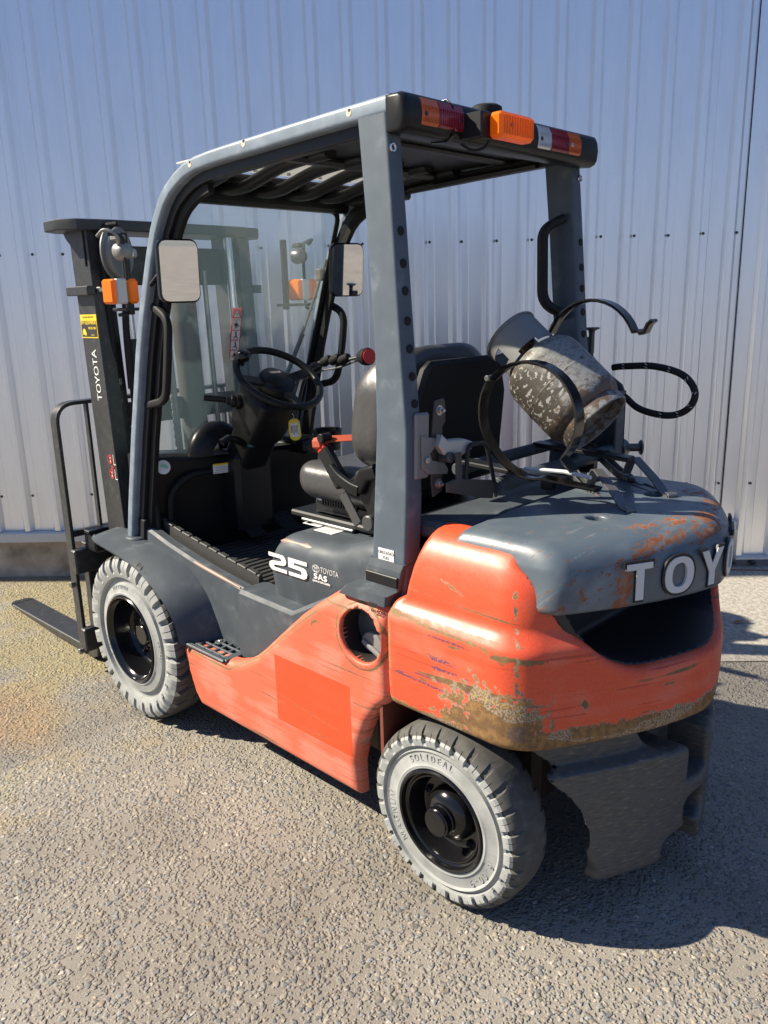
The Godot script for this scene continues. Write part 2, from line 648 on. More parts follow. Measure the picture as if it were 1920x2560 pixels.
	ty.albedo_texture = ntex(noise(sx, 0.02, 31, 5), 512, [[0.0, Color(0.255, 0.25, 0.24)], [0.5, Color(0.29, 0.285, 0.27)], [0.8, Color(0.32, 0.315, 0.30)], [1.0, Color(0.38, 0.37, 0.35)]])
	ty.heightmap_enabled = true
	ty.heightmap_scale = 0.03
	ty.heightmap_texture = ntex(noise(sx, 0.25, 33, 2), 256)
	M.tread = tri(ty, 2.2)
	var sw := mat(Color.WHITE, 0.62)
	sw.albedo_texture = ntex(noise(sx, 0.012, 37, 5), 512, [[0.0, Color(0.50, 0.51, 0.505)], [0.4, Color(0.555, 0.565, 0.56)], [0.7, Color(0.58, 0.59, 0.585)], [1.0, Color(0.63, 0.63, 0.615)]])
	M.tyrepaint = tri(sw, 2.0)
	# shed sheet: pale grey, a little glossy
	var ws := mat(Color.WHITE, 0.30, 0.80)
	ws.albedo_texture = ntex(noise(sx, 0.01, 41, 4), 512, [[0.0, Color(0.915, 0.925, 0.935)], [0.5, Color(0.93, 0.94, 0.95)], [1.0, Color(0.945, 0.95, 0.955)]])
	ws.uv1_scale = Vector3(2.0, 0.35, 1.0)
	M.sheet = ws
	var fl := mat(lin(0.56, 0.55, 0.52), 0.5)
	M.flashing = fl
	var cn := noise(sx, 0.006, 51, 6)
	var co := mat(Color.WHITE, 0.9)
	co.albedo_texture = ntex(cn, 1024, [[0.0, Color(0.50, 0.45, 0.385)], [0.35, Color(0.62, 0.565, 0.49)], [0.6, Color(0.68, 0.625, 0.55)], [0.85, Color(0.73, 0.675, 0.60)], [1.0, Color(0.80, 0.755, 0.685)]])
	co.heightmap_enabled = true
	co.heightmap_scale = 0.25
	co.heightmap_texture = ntex(noise(sx, 0.05, 53, 5), 512)
	M.concrete = tri(co, 0.8)
	# bare scraped primer on edges
	M.primer = mat(lin(0.26, 0.175, 0.14), 0.5)

# ---------------------------------------------------------------- yard
func yard() -> void:
	# 240 m sheet, uv in metres, second uv for the broad stains
	var pts := [Vector3(-120, 0, 120), Vector3(120, 0, 120), Vector3(120, 0, -120), Vector3(-120, 0, -120)]
	var ov := PackedVector3Array()
	var on := PackedVector3Array()
	var ou := PackedVector2Array()
	for k in [0, 2, 1, 0, 3, 2]:
		ov.append(pts[k]); on.append(Vector3.UP); ou.append(Vector2(pts[k].x, pts[k].z))
	var arr := []
	arr.resize(Mesh.ARRAY_MAX)
	arr[Mesh.ARRAY_VERTEX] = ov
	arr[Mesh.ARRAY_NORMAL] = on
	arr[Mesh.ARRAY_TEX_UV] = ou
	arr[Mesh.ARRAY_TEX_UV2] = ou
	var g := ArrayMesh.new()
	g.add_surface_from_arrays(Mesh.PRIMITIVE_TRIANGLES, arr)
	var m := mat(Color.WHITE, 0.72, 0.0, 0.5)
	# chip seal: stones of many sizes bedded in grit, a tile of 1.9 m, colour and height from the same stones
	var T := 1024
	var rng := RandomNumberGenerator.new()
	rng.seed = 11
	var H := bytes_tile(noise(FastNoiseLite.TYPE_SIMPLEX, 0.35, 205, 2), T)
	var grit := H.duplicate()
	var big := bytes_tile(noise(FastNoiseLite.TYPE_SIMPLEX_SMOOTH, 0.012, 206, 3), T)
	var cr := PackedByteArray()
	cr.resize(T * T * 3)
	for k in T * T:
		var e := grit[k] / 255.0
		H[k] = int(grit[k] * 0.22)
		cr[k * 3] = int((0.43 + e * 0.20) * 255)
		cr[k * 3 + 1] = int((0.41 + e * 0.19) * 255)
		cr[k * 3 + 2] = int((0.38 + e * 0.175) * 255)
	var tones := [Color(0.52, 0.495, 0.455), Color(0.555, 0.53, 0.485), Color(0.49, 0.465, 0.43), Color(0.59, 0.56, 0.51), Color(0.455, 0.455, 0.455), Color(0.505, 0.51, 0.515), Color(0.63, 0.58, 0.50), Color(0.565, 0.51, 0.45), Color(0.70, 0.67, 0.62)]
	for n in 40000:
		var sz := 1.5 + 3.6 * pow(rng.randf(), 3.2)
		var cx := rng.randf() * T
		var cy := rng.randf() * T
		var keep := big[int(cy) * T + int(cx)]
		if rng.randf() * 300.0 > keep + 110: continue
		var a := rng.randf() * PI
		var asp := rng.randf_range(0.55, 0.95)
		var ph := rng.randf() * TAU
		var ca := cos(a) / sz
		var sa := sin(a) / sz
		var h0 := rng.randf_range(60.0, 150.0)
		var hs := rng.randf_range(45.0, 95.0)
		var pick := rng.randf()
		var t: Color = tones[int(pick * pick * 0 + pick * 6.3)] if pick < 0.93 else tones[6 + int(rng.randf() * 2.99)]
		t = t * rng.randf_range(0.88, 1.10)
		var R := int(sz * 1.25) + 1
		for dy in range(-R, R + 1):
			for dx in range(-R, R + 1):
				var u := dx * ca + dy * sa
				var v := (dy * ca - dx * sa) / asp
				var d := sqrt(u * u + v * v)
				if d > 1.3: continue
				d *= 1.0 + 0.16 * cos(3.0 * atan2(v, u) + ph)
				if d > 1.0: continue
				var hh := h0 + hs * minf(1.0, (1.0 - d) * 2.2) - 20.0 * v
				var at := (int(cy + dy + T) % T) * T + (int(cx + dx + T) % T)
				if hh <= H[at]: continue
				H[at] = clampi(int(hh), 0, 255)
				var f := 0.95 + (grit[at] - 128) * 0.0009
				cr[at * 3] = clampi(int(t.r * f * 255), 0, 255)
				cr[at * 3 + 1] = clampi(int(t.g * f * 255), 0, 255)
				cr[at * 3 + 2] = clampi(int(t.b * f * 255), 0, 255)
	m.albedo_texture = ImageTexture.create_from_image(Image.create_from_data(T, T, false, Image.FORMAT_RGB8, cr))
	m.heightmap_enabled = true
	m.heightmap_scale = 0.6
	m.heightmap_texture = ImageTexture.create_from_image(Image.create_from_data(T, T, false, Image.FORMAT_L8, H))
	m.uv1_scale = Vector3(0.526, 0.526, 1)
	# broad stains in a second layer 16 m across; pale sand spilt round the fork
	m.detail_enabled = true
	m.detail_blend_mode = BaseMaterial3D.BLEND_MODE_MUL
	m.detail_uv_layer = BaseMaterial3D.DETAIL_UV_2
	m.uv2_scale = Vector3(1.0 / 16.0, 1.0 / 16.0, 1)
	var W := 640
	var N1 := bytes(noise(FastNoiseLite.TYPE_SIMPLEX_SMOOTH, 0.02, 201, 5), W, W)
	var N2 := bytes(noise(FastNoiseLite.TYPE_SIMPLEX_SMOOTH, 0.09, 203, 4), W, W)
	var px := PackedByteArray()
	px.resize(W * W * 3)
	var sand := [[-0.75, 0.50, 0.42, 0.9], [-1.05, 0.62, 0.36, 1.0], [-1.45, 0.30, 0.50, 0.8], [-1.8, 0.1, 0.5, 0.7], [-0.55, 0.75, 0.30, 0.7], [-1.5, -0.6, 0.5, 0.8], [-0.3, 0.9, 0.3, 0.5]]
	var rust := [[-0.45, 1.05, 0.42, 0.9], [-0.75, 1.35, 0.40, 0.8], [-0.2, 0.95, 0.22, 0.6]]
	var i := 0
	for yy in W:
		for xx in W:
			var x := (xx + 0.5) / W * 16.0
			var z := (yy + 0.5) / W * 16.0
			if x > 8.0: x -= 16.0
			if z > 8.0: z -= 16.0
			var v := 0.955 + (N1[i] - 128) / 255.0 * 0.20 + (N2[i] - 128) / 255.0 * 0.09
			var c := Color(v, v, v)
			if x < 0.4 and x > -2.8 and z > -1.6 and z < 2.2:
				var s := 0.0
				for q in sand: s = maxf(s, q[3] * (1.0 - Vector2(x - q[0], z - q[1]).length() / (q[2] * 0.85)))
				s = clampf((s + (N2[i] - 128) / 255.0 * 0.7 + (N1[i] - 128) / 255.0 * 0.3) * 2.2, 0.0, 1.0)
				c = c.lerp(Color(1.0, 0.97, 0.80), s * 0.9)
				var r := 0.0
				for q in rust: r = maxf(r, q[3] * (1.0 - Vector2(x - q[0], z - q[1]).length() / q[2]))
				r = clampf((r + (N2[i] - 128) / 255.0 * 0.5) * 1.6, 0.0, 1.0)
				c = c.lerp(Color(1.0, 0.86, 0.72), r * 0.7)
			px[i * 3] = clampi(int(c.r * 255), 0, 255)
			px[i * 3 + 1] = clampi(int(c.g * 255), 0, 255)
			px[i * 3 + 2] = clampi(int(c.b * 255), 0, 255)
			i += 1
	m.detail_albedo = ImageTexture.create_from_image(Image.create_from_data(W, W, false, Image.FORMAT_RGB8, px))
	struct("ground", g, m)
	# paler concrete apron in front of the shed door
	var wt := wall_frame()
	var s := Sh.new()
	s.T = wt
	s.quv(Vector3(1.4, 0.004, 0.0), Vector3(1.4, 0.004, 1.33), Vector3(9.0, 0.004, 1.33), Vector3(9.0, 0.004, 0.0), Vector2(0.9, 0), Vector2(0.9, 1.2), Vector2(9, 1.2), Vector2(9, 0))
	var cm := mat(Color.WHITE, 0.92)
	cm.albedo_texture = ntex(noise(FastNoiseLite.TYPE_SIMPLEX_SMOOTH, 0.03, 61, 6), 1024, [[0.0, Color(0.50, 0.475, 0.44)], [0.5, Color(0.60, 0.58, 0.545)], [0.8, Color(0.66, 0.64, 0.60)], [1.0, Color(0.73, 0.71, 0.67)]])
	cm.heightmap_enabled = true
	cm.heightmap_scale = 0.2
	cm.heightmap_texture = ntex(noise(FastNoiseLite.TYPE_CELLULAR, 0.12, 63, 2), 1024)
	cm.uv1_scale = Vector3(0.9, 0.9, 1)
	struct("apron", s, cm)

func bytes_tile(n: FastNoiseLite, w: int) -> PackedByteArray:
	var im := n.get_seamless_image(w, w)
	im.convert(Image.FORMAT_L8)
	return im.get_data()

# local x along the shed wall (to the right in the photo), y up, z out towards the yard
func wall_frame() -> Transform3D:
	var wa := 0.7352
	return Transform3D(Basis(Vector3(cos(wa), 0, -sin(wa)), Vector3.UP, Vector3(sin(wa), 0, cos(wa))), Vector3(sin(wa), 0, cos(wa)) * -1.3584)

func rib_sheet(x0: float, ribs: int, y0: float, y1: float) -> Sh:
	# profile of a trapezoidal sheet: crest right edge at x = k*0.19; z = 0 is the crest
	var pr := []
	var D := -0.029
	for k in ribs:
		var x := x0 + k * 0.19
		pr.append_array(v2([[x - 0.135, D], [x - 0.131, D + 0.0022], [x - 0.127, D], [x - 0.0555, D], [x - 0.0525, D + 0.0015], [x - 0.0345, -0.0012], [x - 0.032, 0.0], [x - 0.017, 0.0006], [x - 0.0018, 0.0], [x + 0.0005, -0.0012], [x + 0.0185, D + 0.0015], [x + 0.0215, D]]))
	pr.append(Vector2(x0 + ribs * 0.19 - 0.135, D))
	var s := Sh.new()
	for i in pr.size() - 1:
		var a: Vector2 = pr[i]
		var b: Vector2 = pr[i + 1]
		s.quv(Vector3(a.x, y0, a.y), Vector3(b.x, y0, b.y), Vector3(b.x, y1, b.y), Vector3(a.x, y1, a.y), Vector2(a.x, y0), Vector2(b.x, y0), Vector2(b.x, y1), Vector2(a.x, y1))
		s.quv(Vector3(b.x, y0, b.y - 0.0011), Vector3(a.x, y0, a.y - 0.0011), Vector3(a.x, y1, a.y - 0.0011), Vector3(b.x, y1, b.y - 0.0011), Vector2(b.x, y0), Vector2(a.x, y0), Vector2(a.x, y1), Vector2(b.x, y1))
		s.quad(Vector3(a.x, y0, a.y - 0.0011), Vector3(b.x, y0, b.y - 0.0011), Vector3(b.x, y0, b.y), Vector3(a.x, y0, a.y))
	return s

func shed() -> void:
	var wt := wall_frame()
	var xo := -1.2512
	var top := 4.7
	var W := thing("shed_wall", "pale grey ribbed steel shed wall on a brown concrete plinth", "wall")
	W.transform = wt
	# sheets of four ribs; the last ends where the door begins
	var sm: ArrayMesh = rib_sheet(0.0, 4, 0.0, top - 0.3).mesh(30)
	sm.surface_set_material(0, M.sheet)
	var starts := []
	var x := xo - 0.19 * 20
	while x < 2.45:
		starts.append(x)
		x += 0.76
	for i in starts.size():
		var ribs := 4
		same("wall_sheet", sm, W, Transform3D(Basis(), Vector3(starts[i], 0.30, 0.0)))
	# a narrow make-up sheet closes the gap to the door
	obj("wall_sheet", rib_sheet(0.0, 1, 0.0, top - 0.3), M.sheet, W, 30).transform = Transform3D(Basis(), Vector3(x, 0.30, -0.0012))
	# backing and frame behind, so that the shed is closed
	var b := Sh.new()
	b.box(Vector3(2.0, top / 2 + 0.1, -0.10), Vector3(16, top - 0.2, 0.05))
	obj("inner_lining", b, M.plasticmatte, W)
	var roof := Sh.new()
	roof.box(Vector3(2.0, top + 0.02, -2.0), Vector3(16, 0.05, 4.1))
	obj("roof", roof, M.flashing, W)
	# flashing along the foot of the sheets
	var f := Sh.new()
	f.T = Transform3D(Basis(Vector3(0, 0, 1), Vector3(0, 1, 0), Vector3(-1, 0, 0)), Vector3())
	f.prism(v2([[-0.05, 0.235], [0.020, 0.235], [0.024, 0.239], [0.024, 0.290], [0.019, 0.296], [-0.05, 0.2985]]), -2.687, 5.2, 0.0)
	obj("flashing", f, M.flashing, W)
	var p := Sh.new()
	p.box(Vector3(-1.26, 0.1, -0.115), Vector3(7.9, 0.272, 0.20), 0.004)
	obj("plinth", p, M.concrete, W)
	# roofing screws, one in each pan beside a rib, in two rows
	var sc := Sh.new()
	sc.cyl(Vector3(0, 0, 0), Vector3(0, 0, 0.002), 0.008, 10)
	sc.cyl(Vector3(0, 0, 0.002), Vector3(0, 0, 0.007), 0.0055, 6, 0.001)
	var scm: ArrayMesh = sc.mesh(30)
	scm.surface_set_material(0, M.darksteel)
	var rng := RandomNumberGenerator.new()
	rng.seed = 4
	for y in [0.521, 1.9408, 3.36]:
		for k in range(-6, 21):
			var sx: float = xo + 0.19 * k + 0.026 + rng.randf_range(-0.004, 0.012)
			if k == 0 and y > 1.5: sx = xo + 0.025
			if sx < 2.67: same("screw", scm, W, Transform3D(Basis(), Vector3(sx, y + rng.randf_range(-0.003, 0.003), -0.0285)))
	# the sliding door, sheeted the same, hanging lower and a touch proud
	var D := thing("shed_door", "ribbed steel shed door reaching almost to the ground at the right", "door")
	D.transform = wt * Transform3D(Basis(), Vector3(0, 0, 0.012))
	var first := 2.733 + 0.006
	var dm: ArrayMesh = rib_sheet(0.0, 4, 0.0, 3.5).mesh(30)
	dm.surface_set_material(0, M.sheet)
	for i in 4: same("door_sheet", dm, D, Transform3D(Basis(), Vector3(first + 0.76 * i, 0.075, 0)))
	var e := Sh.new()
	e.box(Vector3(first - 0.038 + 1.52, 0.064, -0.012), Vector3(3.05, 0.016, 0.07), 0.002)
	obj("bottom_rail", e, M.flashing, D)
	for k in 12:
		var sx: float = first + 0.026 + 0.19 * k
		same("screw", scm, D, Transform3D(Basis(), Vector3(sx, 0.519, -0.0285)))
		same("screw", scm, D, Transform3D(Basis(), Vector3(sx, 1.9408, -0.0285)))

# ---------------------------------------------------------------- worn orange paint
func bytes(n: FastNoiseLite, w: int, h: int, sw := 1, sh := 1) -> PackedByteArray:
	var im := n.get_image(maxi(w / sw, 2), maxi(h / sh, 2))
	if sw > 1 or sh > 1: im.resize(w, h, Image.INTERPOLATE_CUBIC)
	im.convert(Image.FORMAT_L8)
	return im.get_data()

# which = 0: counterweight, u runs round it from its front edge (m), v down from 1.10; which = 1: side panel, u = x, v = y
func wear(w: int, h: int, which: int) -> StandardMaterial3D:
	var sx := FastNoiseLite.TYPE_SIMPLEX_SMOOTH
	var A := bytes(noise(sx, 0.05, 70 + which, 5), w, h)
	var B := bytes(noise(sx, 0.006, 72 + which, 3), w, h)
	var S := bytes(noise(sx, 0.03, 74 + which, 3), w, h, 16)
	var S2 := bytes(noise(sx, 0.09, 76 + which, 2), w, h, 40)
	var G := bytes(noise(sx, 0.2, 78 + which, 2), w, h)
	var C := bytes(noise(sx, 0.02, 79 + which, 4), w, h, 5)
	var out := PackedByteArray()
	out.resize(w * h * 3)
	var rg := PackedByteArray()
	rg.resize(w * h)
	var base := Color(0.80, 0.30, 0.175)
	var fade := Color(0.80, 0.40, 0.31)
	var deep := Color(0.81, 0.265, 0.10)
	var rust := Color(0.42, 0.315, 0.195)
	var rust2 := Color(0.55, 0.42, 0.25)
	var chip := Color(0.33, 0.27, 0.20)
	var grey := Color(0.58, 0.57, 0.54)
	var blue := Color(0.20, 0.22, 0.40)
	var su := (1.8 if which == 0 else 1.25) / w
	var sv := (0.70 if which == 0 else 0.90) / h
	var i := 0
	for yy in h:
		var y := (1.10 if which == 0 else 0.98) - yy * sv
		for xx in w:
			var x := xx * su + (0.0 if which == 0 else 0.25)
			var a := A[i] / 255.0
			var b := B[i] / 255.0
			var s := S[i] / 255.0
			var t := S2[i] / 255.0
			var g := G[i] / 255.0
			var c2 := C[i] / 255.0
			var c := base
			var f := clampf((b - 0.42) * 2.2 + (s - 0.5) * 1.3, 0.0, 1.0)
			var r := -1.0      # rust
			var k := -1.0      # scratches to the bare metal
			var ro := 0.40 if y > 0.82 else 0.50
			if which == 0:
				if y > 0.82: f *= 0.45
				c = base.lerp(fade, f * 0.8)
				var n := (a - 0.5) * 1.1 + (b - 0.5) * 0.8
				var u := (x - 0.40) / 0.17
				var v := (y - 0.60) / 0.115
				r = 0.95 - sqrt(u * u + v * v) + n
				r = maxf(r, 0.75 - absf(x - 0.30) / 0.16 - absf(y - 0.575) / 0.06 + n)
				r = maxf(r, (0.578 + (0.016 if x > 0.48 else -0.016) - y) / 0.02 + n)            # lower rim
				r = maxf(r, 0.35 - absf(x - 0.44) / 0.022 - maxf(0.0, y - 0.93) * 30.0 + n * 1.2)          # upright corner
				r = maxf(r, 0.55 - absf(x - 0.68) / 0.03 - absf(y - 0.655) / 0.03 + n)
				r = maxf(r, 0.55 - absf(x - 0.50) / 0.09 - absf(y - 0.665) / 0.016 + n)
				r = maxf(r, 0.25 - absf(x - 0.52) / 0.12 - absf(y - 0.625) / 0.014 + n)
				r = maxf(r, 0.55 - absf(x - 0.24) / 0.07 - absf(y - 0.915 + (x - 0.24) * 0.35) / 0.012 + n)
				r = maxf(r, 0.5 - absf(x - 0.17) / 0.03 - absf(y - 0.665 + (x - 0.17) * 0.6) / 0.022 + n * 0.9)
				r = maxf(r, 0.15 - absf(x - 1.00) / 0.14 - absf(y - 0.665) / 0.010 + n)
				r = maxf(r, 0.35 - absf(x - 0.012) / 0.010 - maxf(0.0, y - 0.80) * 20.0 + n)
				k = 0.42 - absf(y - (0.815 - x * 0.06)) / 0.012 - maxf(0.0, x - 0.47) * 9.0 + (s - 0.5) * 2.4 + (a - 0.5)
				k = maxf(k, 0.3 - absf(y - 0.885 + x * 0.05) / 0.006 - maxf(0.0, x - 0.40) * 9.0 + (s - 0.5) * 2.4)
				k = maxf(k, 0.22 - absf(y - 0.905) / 0.008 - absf(x - 0.55) / 0.12 + (s - 0.5) * 2.0)
				k = maxf(k, (s - 0.82) * 4.0 - maxf(0.0, y - 0.83) * 40.0)
				k = maxf(k, (c2 - 0.84) * 4.0 - maxf(0.0, y - 0.82) * 40.0)
				if (t > 0.80 and y < 0.80): c = c.lerp(Color(0.62, 0.22, 0.15), 0.7)
				if y < 0.80 and x < 0.30 and c2 > 0.66 and t > 0.60 and g > 0.40: c = c.lerp(blue, 0.7)
			else:
				f = clampf(f * 0.7 + 0.45, 0.0, 1.0)
				c = base.lerp(Color(0.79, 0.455, 0.375), f)
				if x > 0.89 and x < 1.244 and y > 0.299 and y < 0.531:
					c = deep.lerp(base, f * 0.35)
					if absf(y - 0.385 + (x - 1.0) * 0.10 + (a - 0.5) * 0.012) < 0.0012 and x < 1.2: k = 1.0
				elif t > 0.66: c = c.lerp(Color(0.62, 0.28, 0.20), minf(1.0, (t - 0.66) * 6.0) * 0.45 * clampf(b * 2.0 - 0.4, 0, 1))
				if y < 0.24: c = c.lerp(Color(0.72, 0.42, 0.33), clampf((0.24 - y) * 12.0, 0, 1) * (0.3 + 0.7 * b))
				k = maxf(k, minf((t - 0.80), (s - 0.62)) * 4.0)
				k = maxf(k, (c2 - 0.90) * 5.0)
				var n := (a - 0.5) * 1.3
				# worn upper edge and filler ring
				var ed := 0.0
				if x < 0.62: ed = 0.415
				elif x < 0.82: ed = 0.415 + (x - 0.62) * 0.56
				elif x < 1.02: ed = 0.527 + (x - 0.82) * 0.83
				elif x < 1.22: ed = 0.693 + (x - 1.02) * 0.73
				else: ed = 0.842
				k = maxf(k, 0.7 - absf(y - ed + 0.024) / 0.006 + n - (1.2 if x > 1.12 else 0.0))
				k = maxf(k, 0.6 - absf(sqrt(pow(x - 1.295, 2) + pow(y - 0.703, 2)) - 0.098) / 0.006 + n)
				k = maxf(k, 0.35 - absf(x - 1.10) / 0.05 - absf(y - 0.70 - (x - 1.1) * 0.8) / 0.03 + n * 1.5)
				r = 0.2 - absf(sqrt(pow(x - 1.6, 2) + pow(y - 0.26, 2)) - 0.335) / 0.014 + n
			if k > 0.0:
				c = c.lerp(chip.lerp(rust2, a), minf(1.0, k * 5.0))
				ro = 0.6
			if r > 0.0:
				var q := minf(1.0, r * 7.0)
				var rc := rust.lerp(rust2, clampf((a - 0.35) * 2.2 + (s - 0.5) + (g - 0.5) * 0.9, 0, 1))
				if g > 0.70: rc = rc.lerp(Color(0.30, 0.21, 0.13), 0.55)
				if r < 0.16 or (c2 > 0.66 and g > 0.5): rc = rc.lerp(grey, 0.75)
				if which == 0 and c2 > 0.78 and t > 0.55 and g > 0.5: rc = rc.lerp(Color(0.70, 0.57, 0.22), 0.4)
				if which == 0 and absf(x - 0.44) < 0.03 and c2 < 0.33 and g > 0.45: rc = rc.lerp(blue, 0.4)
				c = c.lerp(rc, q)
				ro = 0.75
			c = c * (0.93 + 0.14 * g)
			out[i * 3] = clampi(int(c.r * 255), 0, 255)
			out[i * 3 + 1] = clampi(int(c.g * 255), 0, 255)
			out[i * 3 + 2] = clampi(int(c.b * 255), 0, 255)
			rg[i] = int((ro + (a - 0.5) * 0.16 + f * 0.12) * 255)
			i += 1
	var m := mat(Color.WHITE, 1.0)
	m.albedo_texture = ImageTexture.create_from_image(Image.create_from_data(w, h, false, Image.FORMAT_RGB8, out))
	m.roughness_texture = ImageTexture.create_from_image(Image.create_from_data(w, h, false, Image.FORMAT_L8, rg))
	m.texture_repeat = false
	return m

# ---------------------------------------------------------------- counterweight
static func rear(z: float) -> float:
	return 2.085 - 0.66 * pow(absf(z) + 0.0001, 1.5)
static func plan(p: Vector3, half: float, inset: float) -> float:
	var az := absf(p.z)
	var sl := 0.99 * sqrt(az + 0.0001)
	var g := (p.x + inset - rear(p.z)) / sqrt(1.0 + sl * sl)
	return smax(g, az - half + inset, 0.06)
static func red_sdf(p: Vector3) -> float:
	var ins := smoothstep(0.79, 0.855, p.y) * 0.034 + smoothstep(0.86, 1.0, p.y) * 0.016
	if p.y < 0.62: ins += (0.62 - p.y) * 0.06
	var d := plan(p, 0.537, ins)
	d = smax(d, p.y - 1.043, 0.13)
	d = smax(d, 0.532 - p.y, 0.03)
	d = smax(d, 1.402 + maxf(0.0, p.y - 0.80) * 0.22 + (0.03 if p.y > 0.83 else 0.0) * smoothstep(0.83, 0.86, p.y) - p.x, 0.02)
	# U shaped opening in the rear, below and round the cover
	var w := lerpf(0.335, 0.425, clampf((p.y - 0.74) / 0.17, 0, 1)) + maxf(0.0, p.y - 0.91) * 0.25
	var cut := smax(absf(p.z) - w, 0.722 - p.y, 0.13)
	cut = smax(cut, 1.78 - p.x, 0.02)
	d = smax(d, -cut, 0.028)
	d = smax(d, -(smax(absf(p.z) - 0.36, 0.96 - p.y, 0.02)), 0.02)
	return d
static func cut_raw(p: Vector3) -> float:
	var w := lerpf(0.335, 0.425, clampf((p.y - 0.74) / 0.17, 0, 1)) + maxf(0.0, p.y - 0.91) * 0.25
	return smax(smax(absf(p.z) - w, 0.722 - p.y, 0.13), 1.78 - p.x, 0.02)
static func lining_sdf(p: Vector3) -> float:
	var c := cut_raw(p)
	var d := maxf(plan(p, 0.537, 0.0) + 0.024, c - 0.022)
	d = maxf(d, p.y - 0.915)
	return maxf(d, -(c + 0.004))
static func cover_sdf(p: Vector3) -> float:
	var az := absf(p.z)
	var d := plan(p, 0.60, 0.0)
	var top := 1.062 - 0.020 * smoothstep(0.25, 0.0, p.x - 1.40) - maxf(0.0, az - 0.2) * 0.05
	d = smax(d, p.y - top, 0.105)
	var w := lerpf(0.405, 0.432, clampf((p.y - 0.88) / 0.12, 0, 1))
	d = smax(d, (az - w - (1.055 - p.y) * 0.35) * 0.94, 0.03)
	d = smax(d, 0.888 - p.y, 0.022)
	d = smax(d, 1.56 - p.x + (p.y - 1.0) * 0.4, 0.015)
	for s in [-1.0, 1.0]:
		var q := Vector2(p.x - 1.815, p.z - s * 0.163)
		d = smax(d, -maxf(q.length() - 0.026, 1.0 - p.y), 0.008)
	return d
static func low_sdf(p: Vector3) -> float:
	var az := absf(p.z)
	var d := plan(p, 0.52, 0.006 + 0.02 * (0.45 - clampf(p.y, 0.1, 0.45)) + (0.045 * smoothstep(0.455, 0.475, p.y)))
	d = smax(d, p.y - 0.56, 0.01)
	d = smax(d, 0.115 - p.y, 0.02)
	d = smax(d, 1.66 - p.x, 0.01)
	var c := Vector2(p.x - 1.6, p.y - 0.26).length() - 0.330
	d = smax(d, -c, 0.012)
	d = smax(d, az - 0.320 - maxf(0.0, p.y - 0.15) * 0.50, 0.012)
	# towing pocket above, slot and mouth, notches in the foot
	d = smax(d, -maxf(smax(az - 0.19 + (0.52 - p.y) * 0.55, 0.452 - p.y, 0.04), 1.90 - p.x), 0.02)
	d = smax(d, -maxf(maxf(az - 0.062, 0.345 - p.y), 1.94 - p.x), 0.014)
	d = smax(d, -maxf(smax(az - 0.060, absf(p.y - 0.245) - 0.048, 0.05), 1.93 - p.x), 0.02)
	d = smax(d, -maxf(smax(absf(p.z - 0.055) - 0.078, p.y - 0.198, 0.07), 1.86 - p.x), 0.015)
	d = maxf(d, -(Vector2(p.x - 1.985, p.z).length() - 0.02))
	return d
static func arc_uv(p: Vector3) -> Vector2:
	var s := (p.x - 1.40) + (0.537 - p.z)
	return Vector2(clampf(s / 1.8, 0, 1), clampf((1.10 - p.y) / 0.70, 0, 1))

